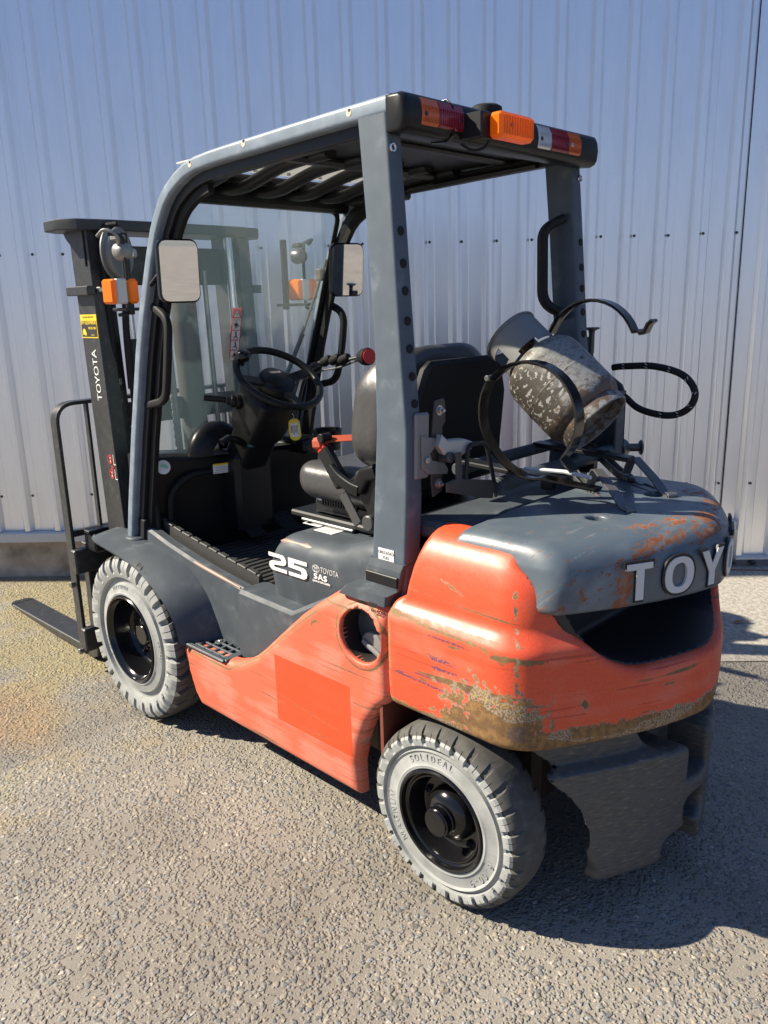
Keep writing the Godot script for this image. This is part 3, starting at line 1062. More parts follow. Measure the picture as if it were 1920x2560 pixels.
func counterweight() -> void:
	var m := wear(1080, 420, 0)
	obj("counterweight", nets(red_sdf, Vector3(1.37, 0.50, -0.56), Vector3(2.11, 1.07, 0.56), 0.0125, arc_uv), m, F)
	# grey cover with its own rust and scrapes
	var cov := obj("weight_cover", nets(cover_sdf, Vector3(1.52, 0.86, -0.50), Vector3(2.10, 1.09, 0.50), 0.0105, func(p: Vector3) -> Vector2: return Vector2((p.z + 0.5), clampf(((p.x - 1.50) + (1.08 - p.y)) / 0.80, 0, 1))), cover_paint(620, 500), F)
	# raised letters across the rear, three of them turning out of sight
	var word := "TOYOTA"
	for i in 6:
		var z := 0.270 - 0.108 * i
		var sl := -0.99 * sqrt(absf(z)) * signf(z)
		var nrm := Vector3(1, 0, -sl).normalized()
		var right := Vector3(sl, 0, 1).normalized() * -1.0
		var at := Vector3(rear(z), 0.954, z)
		var xf := frame(right, Vector3.UP, at + nrm * 0.003)
		text("letter", word[i], 0.093, xf, M.letter, cov, true, 0.007, 1.12)
		text("letter_surround", word[i], 0.093, frame(right, Vector3.UP, at + nrm * 0.0015) * Transform3D(Basis.from_scale(Vector3(1.16, 1.14, 1)), Vector3(0, 0.0, 0)), M.blackpaint, cov, true, 0.006, 1.12)
	# dark lining of the opening
	obj("opening_lining", nets(lining_sdf, Vector3(1.74, 0.68, -0.46), Vector3(2.08, 0.93, 0.46), 0.0105), mat(lin(0.012, 0.014, 0.018), 0.5), F)
	# rear deck between the seat and the cover
	var dk := Sh.new()
	dk.box(Vector3(1.463, 1.012, 0), Vector3(0.185, 0.05, 0.80), 0.014)
	obj("rear_deck", dk, M.slate, F)
	var dk2 := Sh.new()
	dk2.box(Vector3(1.32, 0.955, 0), Vector3(0.09, 0.06, 0.76), 0.006)
	dk2.box(Vector3(1.352, 1.000, 0), Vector3(0.022, 0.05, 0.78), 0.003)
	obj("deck_edge", dk2, M.blackpaint, F)
	# lower casting
	var lm := mat(Color.WHITE, 0.55)
	lm.albedo_texture = ntex(noise(FastNoiseLite.TYPE_SIMPLEX_SMOOTH, 0.03, 95, 7), 1024, [[0.0, Color(0.22, 0.22, 0.215)], [0.42, Color(0.275, 0.28, 0.28)], [0.58, Color(0.295, 0.30, 0.30)], [0.66, Color(0.31, 0.29, 0.26)], [0.76, Color(0.34, 0.325, 0.30)], [0.93, Color(0.45, 0.44, 0.41)], [1.0, Color(0.55, 0.54, 0.50)]])
	tri(lm, 1.0)
	lm.uv1_scale = Vector3(0.8, 3.6, 0.8)
	obj("lower_weight", nets(low_sdf, Vector3(1.64, 0.09, -0.51), Vector3(2.10, 0.58, 0.51), 0.0115), lm, F)
	var pin := Sh.new()
	pin.cyl(Vector3(1.995, 0.20, 0), Vector3(1.995, 0.30, 0), 0.014, 12)
	obj("tow_pin", pin, M.darksteel, F)
	# inner body behind the wheels, so that the arches are dark
	var ib := Sh.new()
	ib.box(Vector3(1.30, 0.45, 0), Vector3(0.9, 0.42, 0.62), 0.02)
	ib.box(Vector3(0.62, 0.36, 0), Vector3(1.1, 0.36, 0.66), 0.02)
	obj("chassis", ib, mat(lin(0.05, 0.03, 0.026), 0.7), F)
	var ax := Sh.new()
	ax.bar(Vector3(1.6, 0.262, -0.42), Vector3(1.6, 0.262, 0.42), 0.12, 0.13, Vector3.UP, 0.02)
	obj("steer_axle", ax, M.blackpaint, F)
	# sheet inside the rear arch
	var wl := Sh.new()
	wl.box(Vector3(1.36, 0.40, 0.41), Vector3(0.012, 0.38, 0.22))
	obj("arch_plate", wl, mat(lin(0.16, 0.04, 0.025), 0.6), F)

# paint of the cover: u across (z + 0.5), v back over the top and down the rear (0.80 m)
func cover_paint(w: int, h: int) -> StandardMaterial3D:
	var sx := FastNoiseLite.TYPE_SIMPLEX_SMOOTH
	var A := bytes(noise(sx, 0.05, 301, 5), w, h)
	var B := bytes(noise(sx, 0.01, 302, 4), w, h)
	var S := bytes(noise(sx, 0.05, 303, 3), w, h, 7)
	var G := bytes(noise(sx, 0.22, 304, 2), w, h)
	var spots := [[-0.04, 0.545, 0.09, 0.040, 1.15], [-0.22, 0.50, 0.09, 0.045, 0.9], [0.06, 0.50, 0.05, 0.035, 0.8], [-0.28, 0.42, 0.07, 0.05, 0.6], [0.30, 0.60, 0.03, 0.09, 0.75], [0.33, 0.72, 0.05, 0.04, 0.7], [0.02, 0.60, 0.10, 0.03, 0.8], [0.22, 0.545, 0.16, 0.035, 0.55], [0.12, 0.56, 0.12, 0.03, 0.6], [0.16, 0.46, 0.05, 0.03, 0.5]]
	var out := PackedByteArray()
	out.resize(w * h * 3)
	var rg := PackedByteArray()
	rg.resize(w * h)
	var i := 0
	for yy in h:
		var v := 0.80 * yy / h
		for xx in w:
			var z := float(xx) / w - 0.5
			var a := A[i] / 255.0
			var b := B[i] / 255.0
			var s := S[i] / 255.0
			var g := G[i] / 255.0
			var c := Color(0.30, 0.342, 0.38).lerp(Color(0.35, 0.385, 0.415), clampf((b - 0.45) * 2.0, 0, 1))
			var edge := 1.0 - clampf(absf(v - 0.56) / 0.09, 0, 1)
			c = c.lerp(Color(0.43, 0.47, 0.50), edge * clampf((b - 0.25) * 1.6 + (s - 0.5), 0, 1) * 0.8)
			var ro := 0.40 + (a - 0.5) * 0.1
			var n := (a - 0.5) * 2.4 + (s - 0.5) * 0.9
			var r := -1.0
			for q in spots:
				var d := sqrt(pow((z - q[0]) / q[2], 2) + pow((v - q[1]) / q[3], 2))
				r = maxf(r, q[4] * (1.0 - d) + n * 0.62 + (g - 0.5) * 0.9 - 0.22)
			# chips along the rolled edge
			r = maxf(r, edge * 0.5 + (g - 0.5) * 1.5 + n * 0.7 - 0.78)
			if r > 0.0:
				var rc := Color(0.60, 0.40, 0.27).lerp(Color(0.45, 0.26, 0.17), clampf(a * 1.8 - 0.4, 0, 1))
				if r < 0.08: rc = Color(0.62, 0.57, 0.46)
				c = c.lerp(rc, minf(1.0, r * 5.0))
				ro = 0.7
			if s > 0.84 and g > 0.4: c = c.lerp(Color(0.50, 0.53, 0.54), 0.35)
			out[i * 3] = clampi(int(c.r * 255), 0, 255)
			out[i * 3 + 1] = clampi(int(c.g * 255), 0, 255)
			out[i * 3 + 2] = clampi(int(c.b * 255), 0, 255)
			rg[i] = int(ro * 255)
			i += 1
	var m := mat(Color.WHITE, 1.0)
	m.albedo_texture = ImageTexture.create_from_image(Image.create_from_data(w, h, false, Image.FORMAT_RGB8, out))
	m.roughness_texture = ImageTexture.create_from_image(Image.create_from_data(w, h, false, Image.FORMAT_L8, rg))
	m.texture_repeat = false
	return m

# ---------------------------------------------------------------- side panels
var panel_poly := PackedVector2Array(v2([[0.315, 0.405], [0.345, 0.30], [0.372, 0.215], [0.405, 0.172], [1.262, 0.166], [1.258, 0.27], [1.272, 0.345], [1.305, 0.425], [1.352, 0.492], [1.393, 0.528], [1.393, 0.846], [1.235, 0.846], [1.16, 0.795], [1.025, 0.697], [0.90, 0.590], [0.822, 0.522], [0.765, 0.478], [0.705, 0.444], [0.64, 0.422], [0.55, 0.412]]))
func panel_sdf(p: Vector3) -> float:
	var d2 := spoly(Vector2(p.x, p.y), panel_poly)
	var out := 0.533 - 0.05 * maxf(0.0, 0.30 - p.y) - 0.04 * smoothstep(0.74, 0.86, p.y)
	var d := smax(d2, p.z - out, 0.035)
	d = smax(d, 0.478 - p.z, 0.005)
	var r := Vector2(p.x - 1.295, p.y - 0.703).length()
	d = smin(d, maxf(smax(r - 0.091, p.z - out - 0.002, 0.02), 0.48 - p.z), 0.012)
	d = smax(d, -(r - 0.079), 0.008)
	return d
func side_panels() -> void:
	var m := wear(800, 576, 1)
	var ms := nets(panel_sdf, Vector3(0.29, 0.14, 0.455), Vector3(1.42, 0.87, 0.56), 0.011, func(p: Vector3) -> Vector2: return Vector2((p.x - 0.25) / 1.25, (0.98 - p.y) / 0.90))
	var left := obj("side_panel", ms, m, F)
	# filler well, neck and cap
	var w := Sh.new()
	w.lathe(v2([[0.079, 0.035], [0.0785, -0.02], [0.075, -0.075], [0.0, -0.08]]), 36, Transform3D(Basis(Vector3(1, 0, 0), Vector3(0, 0, 1), Vector3(0, -1, 0)), Vector3(1.295, 0.703, 0.488)))
	var wm := mat(lin(0.012, 0.008, 0.007), 0.7)
	wm.cull_mode = BaseMaterial3D.CULL_DISABLED
	obj("filler_well", w, wm, left)
	var cap := Sh.new()
	var cx := Transform3D(Basis(Vector3(1, 0, 0), Vector3(0, 0, 1), Vector3(0, -1, 0)), Vector3(1.285, 0.652, 0.425)).rotated_local(Vector3(1, 0, 0), 0.12)
	cap.lathe(v2([[0.0, 0.0], [0.040, 0.0], [0.040, 0.016], [0.0475, 0.02], [0.0485, 0.040], [0.046, 0.046], [0.040, 0.0475], [0.0, 0.0475]]), 36, cx)
	cap.T = cx
	cap.T = cx * Transform3D(Basis(Vector3.UP, -0.45), Vector3(0, 0.052, 0))
	cap.box(Vector3(0, 0, 0), Vector3(0.078, 0.014, 0.016), 0.004)
	obj("fuel_cap", cap, mat(lin(0.22, 0.22, 0.215), 0.6), left)
	text("lettering", "UN", 0.014, frame(Vector3(1, 0, 0), Vector3.UP, Vector3(1.350, 0.812, 0.5305)), M.stickerblack, left)
	text("lettering", "GASOLINE", 0.0085, frame(Vector3(1, 0, 0), Vector3.UP, Vector3(1.372, 0.797, 0.5312)), M.stickerblack, left)
	# right hand panel, plain
	var p := Sh.new()
	p.prism(panel_poly, -0.53, -0.47, 0.012)
	obj("side_panel", p, M.orangeflat, F)
	# step with punched tread
	var st := Sh.new()
	var y := 0.413
	st.bar(Vector3(0.305, y, 0.352), Vector3(0.305, y, 0.535), 0.016, 0.012, Vector3.UP, 0.003)
	st.bar(Vector3(0.30, y, 0.530), Vector3(0.60, y, 0.530), 0.020, 0.012, Vector3.UP, 0.004)
	st.bar(Vector3(0.592, y, 0.352), Vector3(0.592, y, 0.53), 0.034, 0.012, Vector3.UP, 0.003)
	st.bar(Vector3(0.30, y, 0.358), Vector3(0.60, y, 0.358), 0.018, 0.012, Vector3.UP, 0.003)
	for k in 5: st.bar(Vector3(0.31, y - 0.0005, 0.388 + 0.0315 * k - 0.004), Vector3(0.585, y - 0.0005, 0.388 + 0.0315 * k - 0.004), 0.009, 0.010, Vector3.UP, 0.002)
	for k in 5: st.bar(Vector3(0.352 + 0.048 * k, y - 0.001, 0.36), Vector3(0.352 + 0.048 * k, y - 0.001, 0.525), 0.013, 0.009, Vector3.UP, 0.002)
	st.cyl(Vector3(0.448, y - 0.006, 0.443), Vector3(0.448, y + 0.005, 0.443), 0.022, 16, 0.003)
	var step := obj("step", st, M.slate, F)
	var bo := Sh.new()
	bo.cyl(Vector3(0.448, y + 0.005, 0.443), Vector3(0.448, y + 0.010, 0.443), 0.009, 6, 0.002)
	obj("bolt", bo, M.zinc, step)
	var sb := Sh.new()
	sb.box(Vector3(0.45, 0.355, 0.44), Vector3(0.30, 0.06, 0.16))
	obj("step_box", sb, M.plasticmatte, F)

# ---------------------------------------------------------------- engine hood, floor, sills
static func hood_sdf(p: Vector3) -> float:
	var az := absf(p.z)
	var top := 0.884 + 0.055 * smoothstep(1.02, 1.24, p.x) * smoothstep(0.10, 0.36, az)
	var side := 0.412 - 0.02 * smoothstep(0.80, 0.60, p.y)
	var d := smax(az - side, p.y - top, 0.075)
	var fr := 0.690 + maxf(0.0, p.y - 0.76) * 0.45
	d = smax(d, fr - p.x, 0.10)
	d = smax(d, p.x - 1.30, 0.01)
	d = smax(d, maxf(0.585, 0.585 + (p.x - 0.84) * 0.62) - p.y, 0.012)
	return d
func hood_and_floor() -> void:
	var hood := obj("engine_hood", nets(hood_sdf, Vector3(0.67, 0.56, -0.43), Vector3(1.32, 0.96, 0.43), 0.0125), M.slate, F)
	# paint worn through along the edge
	var wm: Material = M.primer
	var path := []
	var sc := []
	for i in 13:
		var t := i / 12.0
		path.append(Vector3(0.772 + 0.33 * t, 0.8545 + 0.004 * sin(t * 7.0), 0.3835 + 0.002 * sin(t * 9.0)))
		sc.append((0.55 + 0.45 * sin(t * PI)) * (0.85 + 0.15 * sin(t * 17.0)) * (0.25 if i == 0 or i == 12 else 1.0))
	var wr := Sh.new()
	wr.tube(path, 0.0175, 14, false, sc)
	obj("bare_edge", wr, wm, hood)
	# decals
	var two := v2([[0, 0.060], [0.075, 0.060], [0.088, 0.052], [0.093, 0.040], [0.088, 0.030], [0.076, 0.0245], [0.030, 0.0205], [0.024, 0.016], [0.030, 0.0115], [0.093, 0.0115], [0.093, 0.0], [0.016, 0.0], [0.005, 0.006], [0, 0.016], [0.004, 0.027], [0.016, 0.0325], [0.062, 0.0365], [0.068, 0.042], [0.062, 0.0475], [0, 0.0475]])
	var five := v2([[0, 0.060], [0.094, 0.060], [0.094, 0.0475], [0.030, 0.0475], [0.030, 0.0395], [0.076, 0.0375], [0.089, 0.032], [0.095, 0.020], [0.089, 0.006], [0.077, 0.0], [0, 0.0], [0, 0.0115], [0.062, 0.0115], [0.068, 0.018], [0.062, 0.0255], [0, 0.0275]])
	var dig := frame(Vector3(1, 0, 0), Vector3.UP, Vector3(0.738, 0.757, 0.4125))
	for k in 2:
		var sd := Sh.new()
		sd.prism(two if k == 0 else five, 0, 0.0016, 0, dig * Transform3D(Basis(), Vector3(0.103 * k, 0, 0)))
		obj("numeral", sd, M.white, hood)
		var sh := Sh.new()
		sh.prism(two if k == 0 else five, -0.004, 0.0006, 0, dig * Transform3D(Basis(), Vector3(0.103 * k + 0.003, -0.003, 0)))
		obj("numeral_shade", sh, M.stickerblack, hood)
	text("lettering", "TOYOTA", 0.0165, frame(Vector3(1, 0, 0), Vector3.UP, Vector3(1.041, 0.807, 0.4125)), M.letter, hood, false, 0.0016, 1.0)
	text("lettering", "SAS", 0.018, frame(Vector3(1, 0, 0), Vector3.UP, Vector3(0.998, 0.7815, 0.4125)), M.white, hood, true, 0.0016, 1.55)
	text("lettering", "System of Active Stability", 0.0068, frame(Vector3(1, 0, 0), Vector3.UP, Vector3(1.001, 0.7655, 0.4125)), M.white, hood, true, 0.0014, 0.72)
	var em := Sh.new()
	var ec := Vector3(0.978, 0.807, 0.4125)
	for q in [[0.0165, 0.0115, 0.0], [0.0058, 0.0110, 0.0], [0.0115, 0.0042, 0.0062]]:
		var ring := []
		for i in 24: ring.append(ec + Vector3(q[0] * cos(TAU * i / 24), q[1] * sin(TAU * i / 24) + q[2], 0))
		em.sweep(ring, Sh.rrect(0.0024, 0.0016, 0.0004), true, Vector3(0, 0, 1))
	obj("emblem", em, M.letter, hood)
	# two stickers on top
	sticker(hood, Vector3(0.788, 0.8850, 0.244), Vector3(1, 0, -0.0), Vector3(0, 0, -1), 0.085, 0.040, [[0.0, 0.0, 0.42, 1.0, M.white], [0.08, 0.15, 0.30, 0.6, M.orangeflat]])
	sticker(hood, Vector3(0.888, 0.8850, 0.262), Vector3(1, 0, 0), Vector3(0, 0, -1), 0.09, 0.075, [[0.0, 0.78, 1.0, 0.22, M.yellow]])
	# sill and footwell side: grey pressings
	var s := Sh.new()
	s.prism(v2([[-0.16, 0.70], [-0.105, 0.775], [-0.06, 0.768], [0.10, 0.728], [0.31, 0.688], [0.45, 0.668], [0.585, 0.652], [0.60, 0.40], [0.40, 0.40], [0.30, 0.50], [0.18, 0.60], [0.0, 0.66]]), 0.372, 0.425, 0.010)
	obj("sill", s, M.slate, F)
	var b := Sh.new()
	b.prism(v2([[0.582, 0.40], [0.60, 0.652], [0.615, 0.664], [0.90, 0.655], [1.10, 0.76], [1.36, 0.86], [1.36, 0.40]]), 0.33, 0.462, 0.012)
	obj("lower_side", b, M.slate, F)
	var ws := Sh.new()
	var wp := []
	var wsc := []
	for i in 10:
		var t := i / 9.0
		wp.append(Vector3(0.285 + 0.285 * t, 0.6890 - 0.036 * t - 0.004, 0.4205))
		wsc.append(0.35 + 0.65 * sin(PI * minf(t * 0.75 + 0.2, 1.0)))
	ws.tube(wp, 0.0085, 10, false, wsc)
	obj("bare_edge", ws, M.primer, F)
	# floor and rubber mat with lugs
	var fl := Sh.new()
	fl.box(Vector3(0.33, 0.60, 0), Vector3(0.86, 0.05, 0.80), 0.004)
	obj("floor", fl, M.plasticmatte, F)
	var mt := Sh.new()
	mt.box(Vector3(0.36, 0.629, 0.0), Vector3(0.68, 0.012, 0.74), 0.003)
	var mrim := []
	for i in 12:
		var t := i / 11.0
		mrim.append(Vector3(-0.06 + 0.66 * t, lerpf(0.752, 0.640, pow(t, 0.8)), 0.356))
	mt.sweep(mrim, Sh.rrect(0.016, 0.10, 0.006), false, Vector3.UP)
	var mm := mat(lin(0.03, 0.03, 0.03), 0.6)
	var mo := obj("floor_mat", mt, mm, F)
	var lug := Sh.new()
	lug.box(Vector3(0, 0, 0), Vector3(0.045, 0.006, 0.022), 0.0025)
	var lm: ArrayMesh = lug.mesh()
	lm.surface_set_material(0, mm)
	for i in 11:
		var t := (i + 0.5) / 11.0
		var sl := -0.17
		same("mat_lug", lm, mo, Transform3D(Basis(Vector3(0, 0, 1), sl), Vector3(-0.06 + 0.66 * t, lerpf(0.752, 0.640, pow(t, 0.8)) + 0.051, 0.357)))
	var ribm := Sh.new()
	ribm.box(Vector3(), Vector3(0.020, 0.007, 0.30), 0.003)
	var rm: ArrayMesh = ribm.mesh()
	rm.surface_set_material(0, mm)
	for i in 16: same("mat_rib", rm, mo, Transform3D(Basis(), Vector3(0.05 + 0.038 * i, 0.637, 0.18)))
	for i in 16: same("mat_rib", rm, mo, Transform3D(Basis(), Vector3(0.05 + 0.038 * i, 0.637, -0.16)))

# thin label on a surface: right, up (unit), width, height, blocks of [u, v, w, h, material] in parts of one, grey lines fill the rest
func sticker(parent: Node, at: Vector3, right: Vector3, up: Vector3, w: float, h: float, blocks := [], lines := 4, ground: Material = null) -> MeshInstance3D:
	var xf := frame(right, up, at)
	var s := Sh.new()
	s.T = xf
	s.box(Vector3(0, 0, 0.0006), Vector3(w, h, 0.0012), 0.0003)
	var o := obj("sticker", s, ground if ground else M.white, parent)
	var by := {}
	for b in blocks:
		if not by.has(b[4]): by[b[4]] = Sh.new()
		by[b[4]].T = xf
		by[b[4]].box(Vector3((b[0] + b[2] * 0.5 - 0.5) * w, (b[1] + b[3] * 0.5 - 0.5) * h, 0.0013), Vector3(b[2] * w, b[3] * h, 0.001))
	for k in by: obj("print", by[k], k, parent)
	if lines > 0:
		var l := Sh.new()
		l.T = xf
		for i in lines:
			var v := -0.36 + 0.5 * i / maxf(1, lines - 1)
			l.box(Vector3((0.02 * (i % 3) - 0.02) * w, v * h, 0.0013), Vector3((0.80 - 0.07 * (i % 3)) * w, h * 0.035, 0.0008))
		obj("print", l, M.steel if ground == null else M.letter, parent)
	return o

# ---------------------------------------------------------------- fenders
func fenders() -> void:
	for sd in [1.0, -1.0]:
		var op := curve(v3([[-0.37, 0.706, 0.36], [-0.335, 0.706, 0.47], [-0.30, 0.706, 0.535], [-0.25, 0.708, 0.56], [-0.14, 0.700, 0.567], [0.0, 0.680, 0.567], [0.10, 0.655, 0.567], [0.20, 0.614, 0.567], [0.285, 0.556, 0.565], [0.335, 0.480, 0.560], [0.352, 0.405, 0.556]]), 3)
		var ip := curve(v3([[-0.37, 0.712, 0.30], [-0.34, 0.712, 0.34], [-0.30, 0.712, 0.38], [-0.22, 0.716, 0.40], [-0.12, 0.714, 0.40], [0.02, 0.705, 0.40], [0.13, 0.692, 0.40], [0.24, 0.664, 0.40], [0.34, 0.602, 0.40], [0.40, 0.520, 0.40], [0.43, 0.405, 0.40]]), 3)
		var rows := []
		for i in op.size():
			var r := []
			for k in 6:
				var t := k / 5.0
				var p: Vector3 = op[i].lerp(ip[i], t)
				p.y += 0.010 * sin(t * PI)
				if i < 6: p = op[i].lerp(ip[i], t)
				p.z *= sd
				r.append(p)
			rows.append(r)
		var s := Sh.new()
		if sd > 0: rows.reverse()
		s.sheet(rows, 0.011)
		obj("front_fender", s, M.slate, F, 50)

# ---------------------------------------------------------------- wheels
func tyre_rows(pr: Array, lugs: int, cut: Array, n_side: int, worn: float) -> Array:
	# pr: [r, z, groove depth factor]; returns rows (by angle) of points in the wheel's frame, z = axle
	var stops := [0.0, 0.30, 0.312, 0.335, 0.347, 0.64, 0.70, 0.93, 0.985]
	var depth := [0.0, 0.0, 0.6, 0.6, 0.0, 0.0, 1.0, 1.0, 0.0]
	var rows := []
	for l in lugs:
		for s in stops.size():
			var row := []
			for q in pr:
				var lean: float = q[3] if q.size() > 3 else 0.0
				var th: float = (l + stops[s] + lean) / lugs * TAU
				var dd: float = depth[s]
				if dd > 0 and dd < 1: dd = dd if q[2] > 0.9 else 0.0
				var r: float = q[0] - q[2] * dd * cut[0]
				row.append(Vector3(r * cos(th), r * sin(th), q[1] - (q[4] if q.size() > 4 else 0.0) * dd))
			rows.append(row)
	return rows
func ring_mesh(rows: Array, uvs := false) -> Sh:
	var s := Sh.new()
	for i in rows.size():
		var a: Array = rows[i]
		var b: Array = rows[(i + 1) % rows.size()]
		for j in a.size() - 1: s.quad(a[j], a[j + 1], b[j + 1], b[j])
	return s
func wheels() -> void:
	# profiles from the outer face (z = 0 outside, negative inwards)
	var fs := [[0.178, -0.012, 0.0], [0.183, -0.004, 0.0], [0.190, -0.003, 0.0], [0.198, -0.008, 0.0], [0.224, -0.012, 0.0], [0.228, -0.024, 0.0], [0.251, -0.025, 0.0], [0.255, -0.009, 0.0], [0.268, -0.005, 0.0], [0.283, -0.002, 0.35, 0.0, 0.006], [0.300, 0.0, 1.0, 0.0, 0.020], [0.312, -0.004, 1.0, 0.0, 0.022], [0.328, -0.012, 1.0, 0.0, 0.016]]
	var ft := [[0.328, -0.012, 1.0, 0.0, 0.016], [0.337, -0.022, 1.0, 0.04], [0.3405, -0.036, 1.0, 0.12], [0.342, -0.060, 0.9, 0.30], [0.3425, -0.068, 0.25, 0.36], [0.3425, -0.088, 0.0, 0.36], [0.3425, -0.106, 0.25, 0.36], [0.342, -0.114, 0.9, 0.42], [0.3405, -0.140, 1.0, 0.6], [0.337, -0.153, 1.0, 0.68], [0.322, -0.166, 1.0, 0.7], [0.25, -0.172, 0.0], [0.178, -0.16, 0.0]]
	var rs := [[0.143, -0.010, 0.0], [0.148, -0.002, 0.0], [0.156, -0.001, 0.0], [0.162, -0.005, 0.0], [0.190, -0.008, 0.0], [0.197, -0.004, 0.0], [0.200, -0.014, 0.0], [0.208, -0.015, 0.0], [0.211, -0.003, 0.0], [0.222, -0.001, 0.4, 0.0, 0.004], [0.231, -0.001, 1.0, 0.0, 0.010], [0.238, -0.006, 1.0, 0.0, 0.008]]
	var rt := [[0.238, -0.006, 1.0, 0.0, 0.008], [0.248, -0.013, 0.8, 0.02], [0.2555, -0.026, 0.5, 0.06], [0.2585, -0.040, 0.12, 0.10], [0.2595, -0.060, 0.0], [0.260, -0.078, 0.0], [0.2595, -0.095, 0.0], [0.2585, -0.115, 0.12, 0.3], [0.2555, -0.130, 0.5, 0.3], [0.245, -0.146, 0.6, 0.3], [0.19, -0.152, 0.0], [0.143, -0.14, 0.0]]
	var tf: ArrayMesh = ring_mesh(tyre_rows(ft, 27, [0.024], 0, 0.0)).mesh(28)
	var sf: ArrayMesh = ring_mesh(tyre_rows(fs, 27, [0.020], 0, 0.0)).mesh(28)
	var tr: ArrayMesh = ring_mesh(tyre_rows(rt, 29, [0.010], 0, 0.0)).mesh(30)
	var sr: ArrayMesh = ring_mesh(tyre_rows(rs, 29, [0.013], 0, 0.0)).mesh(28)
	for m in [tf, tr]: m.surface_set_material(0, M.tread)
	for m in [sf, sr]: m.surface_set_material(0, M.tyrepaint)
	# rims: lathe round z; profile radius, -z
	var zx := Transform3D(Basis(Vector3(1, 0, 0), Vector3(0, 0, 1), Vector3(0, -1, 0)), Vector3())
	var rf := Sh.new()
	rf.lathe(v2([[0.10, -0.165], [0.176, -0.165], [0.1785, -0.01], [0.180, 0.0], [0.176, 0.004], [0.170, 0.001], [0.166, -0.010], [0.158, -0.018], [0.153, -0.045], [0.147, -0.080], [0.135, -0.096], [0.110, -0.100], [0.080, -0.100], [0.0, -0.100]]), 56, zx)
	var rr := Sh.new()
	rr.lathe(v2([[0.09, -0.14], [0.141, -0.14], [0.1435, -0.010], [0.145, 0.0], [0.142, 0.004], [0.136, 0.002], [0.133, -0.012], [0.127, -0.016], [0.124, -0.012], [0.120, -0.012], [0.117, -0.022], [0.112, -0.045], [0.104, -0.060], [0.090, -0.066], [0.0, -0.068]]), 56, zx)
	var hf := Sh.new()
	hf.lathe(v2([[0.0, -0.1], [0.094, -0.1], [0.094, -0.086], [0.088, -0.082], [0.072, -0.082], [0.068, -0.072], [0.044, -0.070], [0.042, -0.056], [0.039, -0.053], [0.0, -0.053]]), 32, zx)
	var hr := Sh.new()
	hr.lathe(v2([[0.0, -0.07], [0.078, -0.07], [0.076, -0.050], [0.070, -0.034], [0.056, -0.022], [0.044, -0.018], [0.043, -0.010], [0.0405, -0.008], [0.0405, 0.010], [0.038, 0.013], [0.036, 0.013], [0.035, 0.016], [0.0, 0.017]]), 36, zx)
	var bo := Sh.new()
	bo.cyl(Vector3(0, 0, 0), Vector3(0, 0, 0.011), 0.0095, 6, 0.0015)
	bo.cyl(Vector3(0, 0, 0.011), Vector3(0, 0, 0.018), 0.005, 8, 0.001)
	var rfm: ArrayMesh = rf.mesh(30); var rrm: ArrayMesh = rr.mesh(30); var hfm: ArrayMesh = hf.mesh(30); var hrm: ArrayMesh = hr.mesh(30); var bom: ArrayMesh = bo.mesh(30)
	for m in [rfm, rrm, hfm, hrm, bom]: m.surface_set_material(0, M.gloss)
	for w in [["front_wheel", 0.0, 0.3418, 0.577, 1], ["rear_wheel", 1.6, 0.2596, 0.5535, 1], ["front_wheel", 0.0, 0.3418, -0.577, -1], ["rear_wheel", 1.6, 0.2596, -0.5535, -1]]:
		var front: bool = w[0] == "front_wheel"
		var o := same(w[0], tf if front else tr, F, Transform3D(Basis(Vector3.UP, 0.0 if w[4] > 0 else PI) * Basis(Vector3(0, 0, 1), 0.05 if front else 0.11), Vector3(w[1], w[2], w[3])))
		same("sidewall", sf if front else sr, o)
		same("rim", rfm if front else rrm, o)
		same("hub", hfm if front else hrm, o)
		var nb := 12 if front else 5
		for k in nb:
			var a := TAU * k / nb + 0.2
			var r := (0.058 if k % 2 else 0.082) if front else 0.094
			same("bolt", bom, o, Transform3D(Basis(), Vector3(r * cos(a), r * sin(a), -0.083 if front else -0.066)))
		# moulded lettering round the sidewall
		if w[4] > 0:
			var words := [["MAGNUM", 1.85, 0.210, 0.020], ["SOLIDEAL", 0.05, 0.212, 0.012], ["7.00-12", 3.6, 0.210, 0.012]] if front else [["SOLIDEAL", 1.76, 0.177, 0.018], ["6.00-9", -0.62, 0.177, 0.018], ["MAGNUM", 3.47, 0.177, 0.022]]
			for q in words:
				var t: String = q[0]
				var step: float = q[3] * (1.15 if not front else 1.05) / q[2]
				for i in t.length():
					var a: float = q[1] - 0.11 + (t.length() * 0.5 - i - 0.5) * step
					if not front: a = q[1] - 0.11 + (t.length() * 0.5 - i - 0.5) * step
					var up := Vector3(cos(a), sin(a), 0)
					var z := -0.0105 if front else -0.0062
					text("lettering", t[i], q[3], frame(up.cross(Vector3(0, 0, 1)), up, Vector3(0, 0, z) + up * (q[2] - 0.0)), M.tyrepaint, o, false, 0.003, 1.0)

